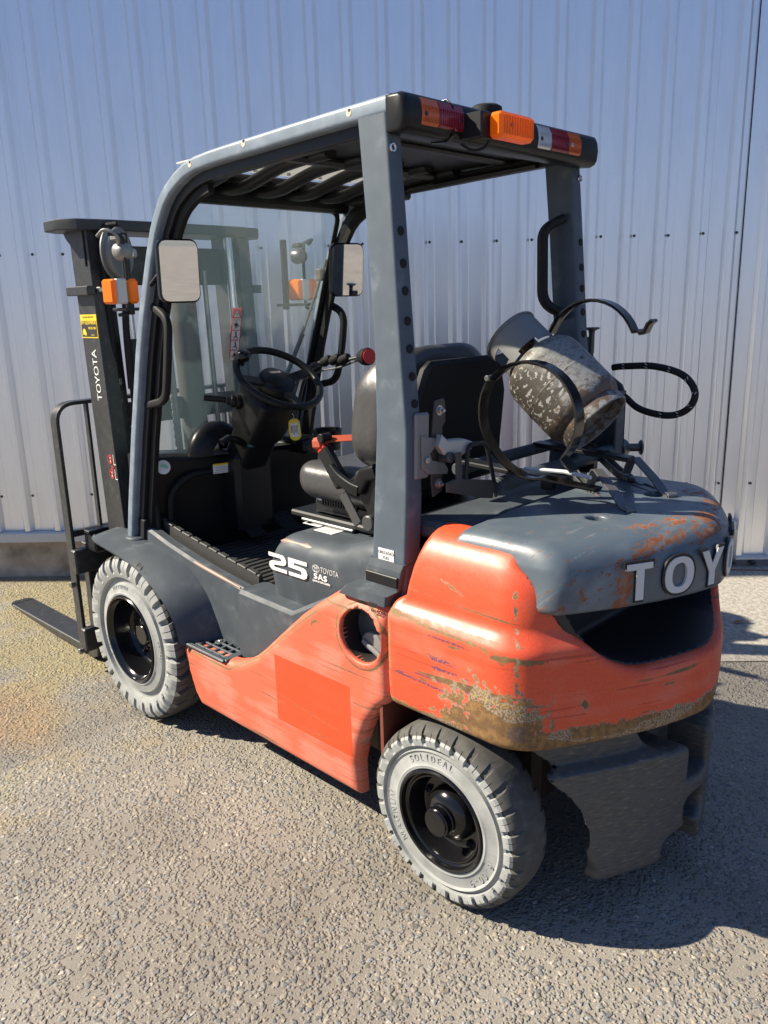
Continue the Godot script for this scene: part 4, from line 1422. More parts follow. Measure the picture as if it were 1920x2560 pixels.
# ---------------------------------------------------------------- overhead guard
func guard() -> void:
	var G := obj("overhead_guard", header_mesh(), M.blackpaint, F)
	var outer := v2([[1.372, 2.107], [1.15, 2.102], [0.997, 2.098], [0.847, 2.093], [0.70, 2.089], [0.599, 2.085], [0.52, 2.079], [0.455, 2.066], [0.40, 2.046], [0.345, 2.018], [0.30, 1.983], [0.262, 1.938], [0.226, 1.888], [0.182, 1.80], [0.10, 1.61], [0.05, 1.47], [0.0, 1.30], [-0.045, 1.15], [-0.085, 1.00], [-0.125, 0.85], [-0.160, 0.704]])
	for sd in [1.0, -1.0]:
		var a := []   # main bar
		var b := []   # black inner flange
		var c := []   # innermost seal
		for i in outer.size():
			var t: Vector2 = (outer[mini(i + 1, outer.size() - 1)] - outer[maxi(i - 1, 0)]).normalized()
			var nrm := Vector2(t.y, -t.x) * -1.0
			if nrm.dot(Vector2(1.0, 1.0) - outer[i]) < 0: nrm = -nrm
			a.append(Vector3(outer[i].x + nrm.x * 0.023, outer[i].y + nrm.y * 0.023, sd * lerpf(0.420, 0.432, clampf((2.0 - outer[i].y) / 1.2, 0, 1))))
			b.append(Vector3(outer[i].x + nrm.x * 0.060, outer[i].y + nrm.y * 0.060, sd * lerpf(0.400, 0.413, clampf((2.0 - outer[i].y) / 1.2, 0, 1))))
			c.append(Vector3(outer[i].x + nrm.x * 0.092, outer[i].y + nrm.y * 0.092, sd * lerpf(0.392, 0.400, clampf((2.0 - outer[i].y) / 1.2, 0, 1))))
		var s := Sh.new()
		# section: side = sideways, up = across the bar
		s.sweep(a, Sh.rrect(0.052, 0.046, 0.014), false, Vector3(0, 0, 1) if false else Vector3.ZERO)
		obj("guard_rail", side_sweep(a, Sh.rrect(0.046, 0.052, 0.013)), M.rail, G, 50)
		obj("inner_flange", side_sweep(b, Sh.rrect(0.034, 0.034, 0.004)), M.blackpaint, G, 50)
		obj("inner_seal", side_sweep(c.slice(6), Sh.rrect(0.030, 0.022, 0.003)), M.plasticmatte, G, 50)
		# rear pillar, a tapering box
		var rings := []
		for q in [[0.80, 1.285, 1.412, 0.402, 0.470], [0.93, 1.290, 1.420, 0.404, 0.470], [1.10, 1.303, 1.430, 0.405, 0.469], [1.29, 1.316, 1.432, 0.406, 0.466], [1.51, 1.311, 1.410, 0.400, 0.459], [1.80, 1.288, 1.388, 0.397, 0.452], [2.065, 1.262, 1.366, 0.394, 0.447]]:
			var ring := []
			for p in Sh.rrect(q[2] - q[1], q[4] - q[3], 0.011): ring.append(Vector3((q[1] + q[2]) / 2 + p.x, q[0], sd * ((q[3] + q[4]) / 2) - p.y))
			rings.append(ring)
		var ps := Sh.new()
		ps.loft(rings)
		var P := obj("rear_pillar", ps, M.pillar, G, 50)
		# plugs and eyelet on its rear face
		var plug := Sh.new()
		for y in [1.79, 1.712, 1.645, 1.57, 1.50, 1.43, 1.36]:
			var x: float = lerpf(1.388, 1.411, clampf((1.80 - y) / 0.29, 0, 1)) if y > 1.51 else lerpf(1.411, 1.433, (1.51 - y) / 0.22)
			plug.cyl(Vector3(x - 0.003, y, sd * 0.428), Vector3(x + 0.0035, y, sd * 0.428), 0.0115, 16, 0.0015)
		obj("plug", plug, M.rubber, G)
		var ey := Sh.new()
		var ring := []
		for i in 16: ring.append(Vector3(1.3755, 1.985 + 0.0085 * sin(TAU * i / 16), sd * 0.435 + 0.0085 * cos(TAU * i / 16)))
		ey.tube(ring, 0.0028, 6, true)
		obj("eyelet", ey, M.chrome, G)
		# foot of the pillar: moulded cover down to the body
		var fr := []
		for q in [[0.815, 1.205, 1.398, 0.40, 0.530, 0.012], [0.844, 1.232, 1.400, 0.40, 0.527, 0.012], [0.852, 1.270, 1.408, 0.40, 0.490, 0.01], [0.902, 1.282, 1.4165, 0.39, 0.484, 0.008], [0.908, 1.283, 1.4165, 0.39, 0.482, 0.008], [0.926, 1.286, 1.4205, 0.39, 0.4755, 0.006]]:
			var rg := []
			for p in Sh.rrect(q[2] - q[1], q[4] - q[3], q[5]): rg.append(Vector3((q[1] + q[2]) / 2 + p.x, q[0], sd * ((q[3] + q[4]) / 2) - p.y))
			fr.append(rg)
		var fs := Sh.new()
		fs.loft(fr)
		obj("pillar_foot", fs, M.slate, G, 30)
		var ep := Sh.new()
		ep.box(Vector3(1.346, 0.876, sd * 0.4885), Vector3(0.122, 0.030, 0.008), 0.002)
		obj("foot_plate", ep, M.plastic, G)
		# welded collar where the front leg meets the fender
		var fc := Sh.new()
		fc.cyl(Vector3(-0.115, 0.706, sd * 0.427), Vector3(-0.115, 0.722, sd * 0.427), 0.052, 24, 0.005)
		obj("leg_collar", fc, M.slate, G)
		var leg := Sh.new()
		leg.bar(Vector3(-0.085, 0.70, sd * 0.415), Vector3(-0.065, 0.80, sd * 0.415), 0.04, 0.05, Vector3.RIGHT, 0.004)
		obj("leg_base", leg, M.rubber, G)
	var rb := Sh.new()
	rb.bar(Vector3(1.345, 2.07, -0.40), Vector3(1.345, 2.07, 0.40), 0.07, 0.05, Vector3.UP, 0.008)
	obj("rear_crossbar", rb, M.blackpaint, G)
	# bare spots and screw holes on the left rail
	for q in [[0.79, 2.082], [0.505, 2.062], [1.235, 2.090]]:
		var sp := Sh.new()
		sp.cyl(Vector3(q[0], q[1] - 0.006, 0.4435), Vector3(q[0], q[1] - 0.006, 0.4470), 0.010, 10, 0.001)
		obj("paint_chip", sp, mat(lin(0.62, 0.50, 0.36), 0.6), G)
		var ho := Sh.new()
		ho.cyl(Vector3(q[0] + 0.002, q[1], 0.444), Vector3(q[0] + 0.002, q[1], 0.4478), 0.0042, 8)
		obj("screw_hole", ho, M.stickerblack, G)
	# decal on the left pillar
	var dc := sticker(G, Vector3(1.349, 0.934, 0.4706), Vector3(1, 0.0, 0.0), Vector3(0.06, 1, 0.0), 0.060, 0.050, [], 0)
	for i in 3: text("lettering", ["UNLEADED", "FUEL", "ONLY"][i], 0.0085, frame(Vector3(1, 0, 0), Vector3.UP, Vector3(1.349, 0.9475 - 0.0145 * i, 0.4722)), M.stickerblack, G, false, 0.0006)
	# roof: flat rear part with pressed ribs, four long bars over the front, clear cover on top
	var rp := Sh.new()
	rp.box(Vector3(1.085, 2.066, 0), Vector3(0.57, 0.010, 0.80), 0.003)
	for x in [1.13, 1.24, 1.34]: rp.box(Vector3(x, 2.058, 0), Vector3(0.045, 0.018, 0.78), 0.007)
	rp.bar(Vector3(0.82, 2.052, -0.39), Vector3(0.82, 2.052, 0.39), 0.05, 0.03, Vector3.UP, 0.01)
	obj("roof_panel", rp, M.blackpaint, G)
	for k in 6:
		var z := 0.375 - 0.15 * k
		var bar := Sh.new()
		var pth := curve(v3([[0.345, 2.020, z], [0.42, 2.008, z], [0.50, 2.010, z], [0.58, 2.026, z], [0.68, 2.046, z], [0.80, 2.056, z], [0.92, 2.058, z]]), 4)
		bar.sweep(pth, Sh.circle(0.026, 14, 0.020), false, Vector3.UP)
		obj("roof_bar", bar, M.blackpaint, G, 60)
	var ac := Sh.new()
	ac.box(Vector3(0.60, 2.084, 0), Vector3(0.50, 0.005, 0.79), 0.001)
	obj("rain_cover", ac, M.acrylic, G)
	var clip := Sh.new()
	for k in 5:
		for dz in [-0.02, 0.02]: clip.cyl(Vector3(0.43, 2.072, 0.30 - 0.15 * k + dz), Vector3(0.43, 2.082, 0.30 - 0.15 * k + dz), 0.008, 10, 0.002)
	obj("cover_stud", clip, M.white, G)
	# warning strip on the front header
	sticker(G, Vector3(0.3525, 2.036, 0.145), Vector3(0, 0, -1), Vector3(0, 1, 0), 0.255, 0.013, [[0.0, 0.0, 0.24, 1.0, M.orangeflat]], 1)
	# side trim with clips under the left rail
	var tr := Sh.new()
	tr.bar(Vector3(0.55, 2.030, 0.395), Vector3(1.25, 2.042, 0.392), 0.008, 0.020, Vector3.UP, 0.002)
	obj("rail_trim", tr, mat(lin(0.05, 0.05, 0.055), 0.35), G)
	# upper right: wiring box and loom
	var wb := Sh.new()
	wb.box(Vector3(0.655, 2.018, -0.375), Vector3(0.06, 0.06, 0.05), 0.008)
	wb.tube(v3([[0.68, 2.015, -0.37], [0.95, 2.028, -0.375], [1.25, 2.035, -0.375]]), 0.010, 8)
	obj("wiring_box", wb, M.plastic, G)
	light_bar(G)
	# grab handles
	handle(G, v3([[0.135, 1.636, 0.415], [0.262, 1.582, 0.425], [0.240, 1.45, 0.428], [0.196, 1.292, 0.425], [0.04, 1.262, 0.415]]))
	handle(G, v3([[1.345, 1.865, -0.392], [1.305, 1.835, -0.335], [1.310, 1.60, -0.335], [1.365, 1.560, -0.392]]), 0.046)
	handle(G, v3([[0.135, 1.636, -0.415], [0.262, 1.582, -0.425], [0.240, 1.45, -0.428], [0.196, 1.292, -0.425], [0.04, 1.262, -0.415]]))

func side_sweep(path: Array, sec: Array) -> Sh:
	var s := Sh.new()
	# frames kept in the vertical plane: side = z, up = in plane
	var rings := []
	var n := path.size()
	for i in n:
		var t: Vector3 = (path[mini(i + 1, n - 1)] - path[maxi(i - 1, 0)]).normalized()
		var up := Vector3(0, 0, 1).cross(t).normalized()
		var ring := []
		for p in sec: ring.append(path[i] + up * p.x + Vector3(0, 0, 1) * p.y)
		rings.append(ring)
	s.loft(rings)
	return s

func handle(G: Node, p: Array, w := 0.030) -> void:
	var s := Sh.new()
	s.sweep(rounded(p, 0.05, 6), Sh.rrect(w, 0.026, 0.010), false, Vector3(0, 0, 1) if absf(p[0].z - p[1].z) < 0.03 else Vector3.ZERO)
	obj("grab_handle", s, M.plasticmatte, G, 55)

func header_mesh() -> Sh:
	var s := Sh.new()
	s.bar(Vector3(0.325, 2.012, -0.40), Vector3(0.325, 2.012, 0.40), 0.05, 0.085, Vector3.UP, 0.012)
	s.bar(Vector3(0.395, 2.046, -0.40), Vector3(0.395, 2.046, 0.40), 0.12, 0.02, Vector3.UP, 0.006)
	return s

func light_bar(G: Node) -> void:
	var s := Sh.new()
	var rings := []
	for q in [[0.452, 0.55, 0.75], [0.447, 0.82, 0.92], [0.435, 1, 1], [0.30, 1, 1], [-0.30, 1, 1], [-0.435, 1, 1], [-0.447, 0.82, 0.92], [-0.452, 0.55, 0.75]]:
		var ring := []
		for p in v2([[-0.045, -0.042], [0.006, -0.046], [0.022, -0.040], [0.030, -0.028], [0.034, 0.0], [0.030, 0.026], [0.022, 0.040], [0.006, 0.047], [-0.045, 0.047]]): ring.append(Vector3(1.402 + p.x * q[1], 2.058 + p.y * q[2], q[0]))
		ring.reverse()
		rings.append(ring)
	s.loft(rings)
	var B := obj("light_bar", s, M.plastic, G, 45)
	var band := Sh.new()
	band.sweep(v3([[1.360, 2.014, 0.272], [1.412, 2.0105, 0.272], [1.432, 2.022, 0.272], [1.4375, 2.058, 0.272], [1.432, 2.092, 0.272], [1.412, 2.107, 0.272], [1.36, 2.107, 0.272]]), Sh.rrect(0.006, 0.004, 0.001))
	obj("joint", band, M.gloss, B)
	var lenses := [[0.395, 0.330, M.amberdark], [0.330, 0.232, M.redlens], [-0.105, -0.172, M.clearlens], [-0.172, -0.268, M.redlens], [-0.268, -0.335, M.amberdark]]
	for q in lenses:
		var l := Sh.new()
		l.prism(v2([[0.000, -0.033], [0.0265, -0.030], [0.0345, -0.020], [0.0375, 0.0], [0.0345, 0.021], [0.0265, 0.036], [0.000, 0.040]]), q[1] + 0.0008, q[0] - 0.0008, 0.002, Transform3D(Basis(), Vector3(1.402, 2.058, 0)))
		# moulded ribs of the lens
		for k in 11: l.box(Vector3(1.4387, 2.058, lerpf(q[0] - 0.006, q[1] + 0.006, k / 10.0)), Vector3(0.0022, 0.038, 0.0022), 0.0006)
		obj("lens", l, q[2], B, 30)
		var sc := Sh.new()
		sc.cyl(Vector3(1.437, 2.058, lerpf(q[0], q[1], 0.2 if q[2] != M.redlens else 0.85)), Vector3(1.4412, 2.058, lerpf(q[0], q[1], 0.2 if q[2] != M.redlens else 0.85)), 0.006, 10, 0.001)
		obj("lens_screw", sc, M.stickerblack if q[1] > -0.3 else M.chrome, B)
	# amber marker lamp on a bracket
	var mb := Sh.new()
	mb.box(Vector3(1.455, 2.046, 0.232), Vector3(0.075, 0.060, 0.008), 0.002)
	mb.box(Vector3(1.490, 2.044, 0.215), Vector3(0.010, 0.066, 0.040), 0.003)
	mb.box(Vector3(1.455, 2.046, 0.198), Vector3(0.075, 0.054, 0.008), 0.002)
	var mo := obj("marker_lamp", mb, M.blackpaint, B)
	var al := Sh.new()
	al.box(Vector3(1.514, 2.043, 0.134), Vector3(0.044, 0.062, 0.148), 0.009)
	for k in 12: al.box(Vector3(1.537, 2.043, 0.196 - 0.0113 * k), Vector3(0.003, 0.046, 0.005), 0.0012)
	obj("amber_lens", al, M.amber, mo)
	var sc2 := Sh.new()
	sc2.cyl(Vector3(1.538, 2.043, 0.168), Vector3(1.541, 2.043, 0.168), 0.006, 10, 0.001)
	obj("lens_screw", sc2, M.amberdark, mo)
	var ca := Sh.new()
	ca.tube(curve(v3([[1.49, 2.02, 0.19], [1.475, 1.995, 0.20], [1.455, 1.990, 0.225], [1.435, 2.005, 0.245]]), 5), 0.0035, 6)
	obj("cable", ca, M.rubber, mo)
	# low black beacon base on the roof
	var be := Sh.new()
	be.lathe(v2([[0, 2.075], [0.050, 2.075], [0.052, 2.10], [0.044, 2.106], [0.042, 2.118], [0.046, 2.124], [0.044, 2.140], [0.034, 2.146], [0, 2.147]]), 28, Transform3D(Basis(), Vector3(1.330, 0, 0.0)))
	obj("beacon_base", be, M.rubber, B)

# ---------------------------------------------------------------- cab
static func glass_x(y: float) -> float:
	return lerpf(-0.062, 0.312, (y - 1.02) / 0.97)
func cab() -> void:
	# windscreen with a black frame
	var rows := []
	for i in 9:
		var y := 1.01 + 0.985 * i / 8
		rows.append([Vector3(glass_x(y), y, 0.386), Vector3(glass_x(y), y, -0.386)])
	var gs := Sh.new()
	gs.sheet(rows, 0.005)
	var W := obj("windscreen", gs, M.glass, F, 60)
	var fr := []
	for i in 9: fr.append(Vector3(glass_x(1.01 + 0.97 * i / 8) - 0.002, 1.01 + 0.97 * i / 8, 0.378))
	var fp := []
	for p in fr: fp.append(p)
	for i in 9: fp.append(Vector3(fr[8 - i].x, fr[8 - i].y, -0.378))
	var fs := Sh.new()
	fs.sweep(rounded(fp, 0.05, 5, true), Sh.rrect(0.014, 0.020, 0.004), true)
	obj("screen_frame", fs, M.rubber, W, 50)
	# wiper hanging from the top right
	var wi := Sh.new()
	var X := func(y: float, o: float) -> float: return glass_x(y) - o
	wi.tube(v3([[X.call(1.80, 0.02), 1.80, -0.375], [X.call(1.62, 0.02), 1.62, -0.345], [X.call(1.42, 0.015), 1.42, -0.30], [X.call(1.30, 0.012), 1.30, -0.265]]), 0.006, 8)
	wi.bar(Vector3(X.call(1.50, 0.012), 1.50, -0.318), Vector3(X.call(1.16, 0.012), 1.16, -0.225), 0.012, 0.018, Vector3.UP, 0.003)
	wi.box(Vector3(X.call(1.74, 0.03), 1.74, -0.368), Vector3(0.04, 0.05, 0.03), 0.006)
	obj("wiper", wi, mat(lin(0.09, 0.075, 0.06), 0.5), W)
	# danger sticker on the glass
	var dx := frame(Vector3(0, 0, -1), Vector3(0.24, 1, 0), Vector3(glass_x(1.515) + 0.004, 1.515, 0.050))
	sticker_at(W, dx, 0.046, 0.205)
	# mirrors on stalks
	mirror_unit(Vector3(0.325, 1.742, 0.402), Vector3(1.829, -0.085, 0.363), Vector3(0.19, 1.70, 0.44))
	mirror_unit(Vector3(0.335, 1.752, -0.385), Vector3(1.694, -0.19, 0.587), Vector3(0.22, 1.78, -0.43))
	# dashboard: a moulded block across the cab
	var d := Sh.new()
	var rings := []
	for q in [[0.392, 1.050, 0.0], [0.380, 1.056, 0.012], [0.30, 1.050, 0.03], [0.20, 1.038, 0.065], [0.12, 1.030, 0.085], [0.05, 1.026, 0.095], [-0.05, 1.026, 0.10], [-0.15, 1.030, 0.11], [-0.28, 1.040, 0.13], [-0.38, 1.046, 0.14], [-0.392, 1.042, 0.12]]:
		var xr: float = -0.045 + q[2]
		var y: float = q[1]
		var ring := []
		for p in v2([[-0.20, 0.62], [xr - 0.03, 0.62], [xr - 0.025, 0.80], [xr + 0.0, 0.93], [xr + 0.012, y - 0.035], [xr + 0.004, y - 0.012], [xr - 0.016, y], [xr - 0.09, y - 0.002], [-0.20, y - 0.004]]): ring.append(Vector3(p.x, p.y, q[0]))
		ring.reverse()
		rings.append(ring)
	d.loft(rings)
	var D := obj("dashboard", d, M.plastic, F, 40)
	var lp := Sh.new()
	lp.box(Vector3(-0.035, 0.86, 0.384), Vector3(0.050, 0.36, 0.020), 0.006)
	obj("dash_side", lp, M.plasticmatte, D)
	# arched rim of the footwell
	var ar := Sh.new()
	ar.sweep(rounded(v3([[-0.015, 0.66, 0.335], [0.0, 0.90, 0.33], [0.035, 0.965, 0.26], [0.05, 0.965, 0.10]]), 0.06, 6), Sh.circle(0.012, 8))
	obj("footwell_rim", ar, M.plasticmatte, D)
	# round instrument hood, left of the column
	var hm := Sh.new()
	var hr := []
	for i in 9:
		var t := i / 8.0
		var rad := 0.128 * sin(acos(clampf(absf(t * 2 - 1) * 0.9, 0, 1)))
		var ring := []
		for k in 14:
			var a := PI * k / 13
			ring.append(Vector3(-0.055 + 0.125 * t, 1.03 + rad * sin(a) * 1.05, 0.10 + rad * cos(a) * 1.05))
		hr.append(ring)
	for i in 8:
		for k in 13: hm.quad(hr[i][k], hr[i][k + 1], hr[i + 1][k + 1], hr[i + 1][k])
	var hoodm: StandardMaterial3D = M.plastic.duplicate()
	hoodm.cull_mode = BaseMaterial3D.CULL_DISABLED
	obj("instrument_hood", hm, hoodm, D, 60)
	# stickers on the dash
	var rs := Sh.new()
	rs.cyl(Vector3(0.014, 1.010, 0.358), Vector3(0.0165, 1.0105, 0.3585), 0.028, 28)
	obj("sticker", rs, M.white, D)
	var rg := Sh.new()
	rg.cyl(Vector3(0.0165, 1.006, 0.3575), Vector3(0.0172, 1.006, 0.3577), 0.017, 20)
	obj("print", rg, mat(lin(0.20, 0.55, 0.40), 0.5), D)
	sticker(D, Vector3(0.012, 1.034, 0.106), Vector3(0.25, 0, -1), Vector3(-1, 0.03, -0.2), 0.085, 0.14, [[0.05, 0.76, 0.8, 0.2, M.yellow]], 3, M.darksteel)
	sticker(D, Vector3(0.0665, 0.974, 0.120), Vector3(0.3, 0, -1), Vector3(0.1, 1, 0), 0.075, 0.042, [[0.0, 0.82, 1.0, 0.18, M.yellow]], 4)
	sticker(D, Vector3(0.075, 1.038, -0.165), Vector3(0.25, 0.0, -1), Vector3(-1, 0.06, -0.25), 0.17, 0.10, [[0.15, 0.04, 0.8, 0.17, M.yellow]], 5, M.letter)
	# right hand tray and cup holder
	var ty := Sh.new()
	ty.box(Vector3(0.10, 1.02, -0.30), Vector3(0.20, 0.055, 0.16), 0.014)
	ty.lathe(v2([[0.0, 0.99], [0.055, 0.99], [0.062, 1.055], [0.066, 1.078], [0.062, 1.082], [0.056, 1.078], [0.052, 1.02], [0.0, 1.015]]), 28, Transform3D(Basis(), Vector3(0.165, 0, -0.385)))
	obj("cup_holder", ty, M.plastic, D)
	var dp := Sh.new()
	dp.bar(Vector3(0.03, 1.062, -0.235), Vector3(0.16, 1.045, -0.245), 0.10, 0.030, Vector3.UP, 0.008)
	obj("display", dp, M.plastic, D)
	# steering column
	var c0 := Vector3(0.02, 0.92, 0.0)
	var c1 := Vector3(0.275, 1.290, 0.0)
	var col := Sh.new()
	var cr := []
	for q in [[0.0, 0.085, 0.075], [0.25, 0.075, 0.070], [0.5, 0.072, 0.075], [0.56, 0.090, 0.085], [0.80, 0.098, 0.095], [0.97, 0.092, 0.098], [1.0, 0.080, 0.085]]:
		var p: Vector3 = c0.lerp(c1, q[0])
		var t := (c1 - c0).normalized()
		var s := Vector3(0, 0, 1)
		var u := s.cross(t).normalized()
		var ring := []
		for r in Sh.rrect(q[1] * 2, q[2] * 2, 0.03): ring.append(p + s * r.x + u * r.y)
		ring.reverse()
		cr.append(ring)
	for r in cr: r.reverse()
	col.loft(cr)
	col.box(Vector3(0.06, 0.86, 0.0), Vector3(0.15, 0.34, 0.19), 0.02)
	var K := obj("steering_column", col, M.plastic, F, 40)
	var lv := Sh.new()
	lv.tube(v3([[0.17, 1.255, 0.07], [0.15, 1.262, 0.12], [0.12, 1.270, 0.17], [0.10, 1.275, 0.20]]), 0.013, 10)
	lv.lathe(v2([[0.0, 0.0], [0.034, 0.0], [0.034, 0.012], [0.028, 0.014], [0.032, 0.02], [0.030, 0.032], [0.024, 0.034], [0.027, 0.04], [0.024, 0.052], [0.018, 0.054], [0.016, 0.07], [0.0, 0.07]]), 18, Sh.along(Vector3(0.19, 1.25, 0.075), Vector3(0.15, 1.265, 0.16)))
	lv.sweep(v3([[0.16, 1.08, 0.07], [0.175, 1.105, 0.12], [0.18, 1.115, 0.155], [0.175, 1.10, 0.185]]), Sh.rrect(0.04, 0.026, 0.011))
	obj("control_lever", lv, M.plastic, K, 45)
	var pk := Sh.new()
	pk.box(Vector3(0.205, 1.085, 0.055), Vector3(0.03, 0.035, 0.045), 0.006)
	obj("switch", pk, mat(lin(0.02, 0.10, 0.11), 0.3), K)
	# steering wheel
	var ctr := Vector3(0.328, 1.345, 0.0)
	var n := Vector3(0.60, 0.80, 0.0).normalized()
	var rt := Vector3(0, 0, -1)
	var up := n.cross(rt).normalized()
	if up.y < 0: up = -up
	var ring := []
	for i in 48: ring.append(ctr + rt * 0.172 * cos(TAU * i / 48) + up * 0.172 * sin(TAU * i / 48))
	var sw := Sh.new()
	sw.tube(ring, 0.0145, 12, true)
	var SW := obj("steering_wheel", sw, M.plastic, F, 60)
	var hub := Sh.new()
	hub.lathe(v2([[0.0, -0.055], [0.060, -0.055], [0.075, -0.03], [0.078, -0.010], [0.070, 0.006], [0.045, 0.014], [0.0, 0.017]]), 32, Transform3D(Basis(rt, n, rt.cross(n)), ctr - n * 0.012))
	obj("hub_pad", hub, M.plastic, SW, 50)
	for a in [0.12, PI - 0.12, -PI / 2]:
		var spk := Sh.new()
		var e: Vector3 = ctr + (rt * cos(a) + up * sin(a)) * 0.165
		spk.bar(ctr - n * 0.02 + (e - ctr) * 0.35, e - n * 0.004, 0.044, 0.014, n, 0.004)
		obj("spoke", spk, M.plastic, SW)
	var kn := Sh.new()
	var kp := ctr + rt * -0.120 + up * 0.10
	kn.lathe(v2([[0.0, 0.0], [0.014, 0.0], [0.013, 0.016], [0.022, 0.024], [0.027, 0.036], [0.026, 0.050], [0.018, 0.058], [0.0, 0.060]]), 22, Transform3D(Basis(rt, n, rt.cross(n)), kp))
	obj("spinner_knob", kn, M.gloss, SW, 50)
	text("lettering", "TOYOTA", 0.011, frame(rt, up, ctr + n * 0.004 + up * 0.03), M.letter, SW, false, 0.001)
	# hydraulic levers and reverse grip, right of the wheel
	var hl := Sh.new()
	hl.tube(curve(v3([[0.10, 1.06, -0.22], [0.10, 1.22, -0.25], [0.14, 1.335, -0.275], [0.22, 1.375, -0.28]]), 5), 0.008, 8)
	hl.tube(curve(v3([[0.08, 1.06, -0.26], [0.09, 1.20, -0.29], [0.14, 1.32, -0.30], [0.24, 1.372, -0.285]]), 5), 0.008, 8)
	hl.tube(v3([[0.20, 1.372, -0.28], [0.30, 1.392, -0.28], [0.42, 1.398, -0.28], [0.50, 1.412, -0.28]]), 0.007, 8)
	hl.tube(curve(v3([[0.13, 1.30, -0.29], [0.25, 1.345, -0.28], [0.38, 1.368, -0.28], [0.49, 1.40, -0.285]]), 5), 0.004, 6)
	obj("lever", hl, M.darksteel, F)
	var hk := Sh.new()
	for q in [[0.295, 1.390], [0.350, 1.397], [0.405, 1.400]]:
		hk.lathe(v2([[0.0, -0.028], [0.016, -0.026], [0.021, -0.010], [0.018, 0.008], [0.020, 0.020], [0.014, 0.029], [0.0, 0.030]]), 16, Sh.along(Vector3(q[0], q[1], -0.28), Vector3(q[0] + 0.03, q[1] + 0.012, -0.28)).rotated_local(Vector3.RIGHT, 0.0))
	hk.lathe(v2([[0.0, 0.0], [0.016, 0.0], [0.026, 0.010], [0.033, 0.03], [0.035, 0.055], [0.033, 0.062], [0.0, 0.063]]), 22, Sh.along(Vector3(0.500, 1.412, -0.28), Vector3(0.57, 1.416, -0.265)))
	obj("lever_knob", hk, M.rubber, F, 50)
	var rl := Sh.new()
	rl.cyl(Vector3(0.5625, 1.4158, -0.2667), Vector3(0.566, 1.416, -0.266), 0.029, 20)
	obj("rear_reflector", rl, M.red, F)
	# pedals
	for q in [[0.17, 0.70, -0.12, 0.055], [0.12, 0.70, 0.03, 0.05], [0.22, 0.70, -0.27, 0.06]]:
		var pd := Sh.new()
		pd.bar(Vector3(q[0] - 0.05, q[1] + 0.04, q[2]), Vector3(q[0] + 0.05, q[1] - 0.02, q[2]), q[3] * 1.6, 0.012, Vector3.UP, 0.004)
		for k in 7: pd.box(Vector3(q[0] - 0.045 + 0.015 * k, q[1] + 0.044 - 0.009 * k, q[2]), Vector3(0.005, 0.006, q[3] * 1.4), 0.001)
		obj("pedal", pd, M.rubber, F)

func sticker_at(W: Node, xf: Transform3D, w: float, h: float) -> void:
	var s := Sh.new()
	s.T = xf
	s.box(Vector3(0, 0, 0), Vector3(w, h, 0.001), 0.0002)
	obj("sticker", s, M.red, W)
	var wh := Sh.new()
	wh.T = xf
	for k in 4: wh.box(Vector3(0, 0.034 - 0.0405 * k, 0.0008), Vector3(w * 0.84, 0.0375, 0.001), 0.0002)
	wh.prism(v2([[-0.014, 0.066], [0.014, 0.066], [0.0, 0.092]]), 0.0003, 0.0013)
	obj("print", wh, M.white, W)
	var bk := Sh.new()
	bk.T = xf
	bk.box(Vector3(0, 0.078, 0.0017), Vector3(0.003, 0.010, 0.0006))
	bk.box(Vector3(0, 0.070, 0.0017), Vector3(0.003, 0.003, 0.0006))
	for k in 4:
		var y := 0.034 - 0.0405 * k
		bk.T = xf * Transform3D(Basis(Vector3(0, 0, 1), [0.5, 0.0, 0.0, -0.6][k]), Vector3(0, y, 0))
		if k == 0 or k == 3:
			bk.box(Vector3(0, 0.002, 0.0017), Vector3(0.016, 0.012, 0.0006))
			bk.bar(Vector3(-0.012, -0.008, 0.0017), Vector3(0.012, -0.008, 0.0017), 0.0006, 0.003, Vector3.UP)
			bk.bar(Vector3(-0.010, 0.012, 0.0017), Vector3(0.010, 0.012, 0.0017), 0.0006, 0.002, Vector3.UP)
		else:
			bk.cyl(Vector3(0.0, 0.012, 0.0014), Vector3(0, 0.012, 0.002), 0.0038, 10)
			bk.bar(Vector3(0, 0.008, 0.0017), Vector3(0.002 * k, -0.003, 0.0017), 0.0006, 0.006, Vector3.RIGHT)
			bk.bar(Vector3(0.001, -0.003, 0.0017), Vector3(-0.010, -0.006 - 0.004 * (2 - k), 0.0017), 0.0006, 0.004, Vector3.UP)
			bk.bar(Vector3(0.001, -0.003, 0.0017), Vector3(0.010, -0.012, 0.0017), 0.0006, 0.004, Vector3.UP)
			bk.bar(Vector3(-0.014, -0.015, 0.0017), Vector3(0.014, -0.015, 0.0017), 0.0006, 0.0014, Vector3.UP)
	obj("print", bk, M.stickerblack, W)
	text("lettering", "DANGER", 0.0075, xf * Transform3D(Basis(), Vector3(0, 0.0575, 0.001)), M.white, W)

func mirror_unit(at: Vector3, look: Vector3, root: Vector3) -> void:
	var n := look.normalized()
	var r := Vector3.UP.cross(n).normalized()
	var u := n.cross(r)
	var xf := Transform3D(Basis(r, u, n), at)
	var sh := Sh.new()
	var poly := []
	for p in Sh.rrect(0.148, 0.212, 0.028): poly.append(p)
	sh.prism(poly, -0.032, 0.0, 0.007, xf)
	var o := obj("mirror", sh, M.gloss, F, 40)
	var g := Sh.new()
	var gp := []
	for p in Sh.rrect(0.136, 0.200, 0.024): gp.append(p)
	var gx := xf
	g.prism(gp, -0.001, 0.0016, 0.0, gx)
	obj("mirror_glass", g, M.mirror, o, 10)
	var st := Sh.new()
	st.tube(curve([root, root.lerp(at, 0.5) + Vector3(-0.02, 0.02, 0), at - n * 0.03], 5), 0.008, 8)
	obj("mirror_arm", st, M.plastic, o)

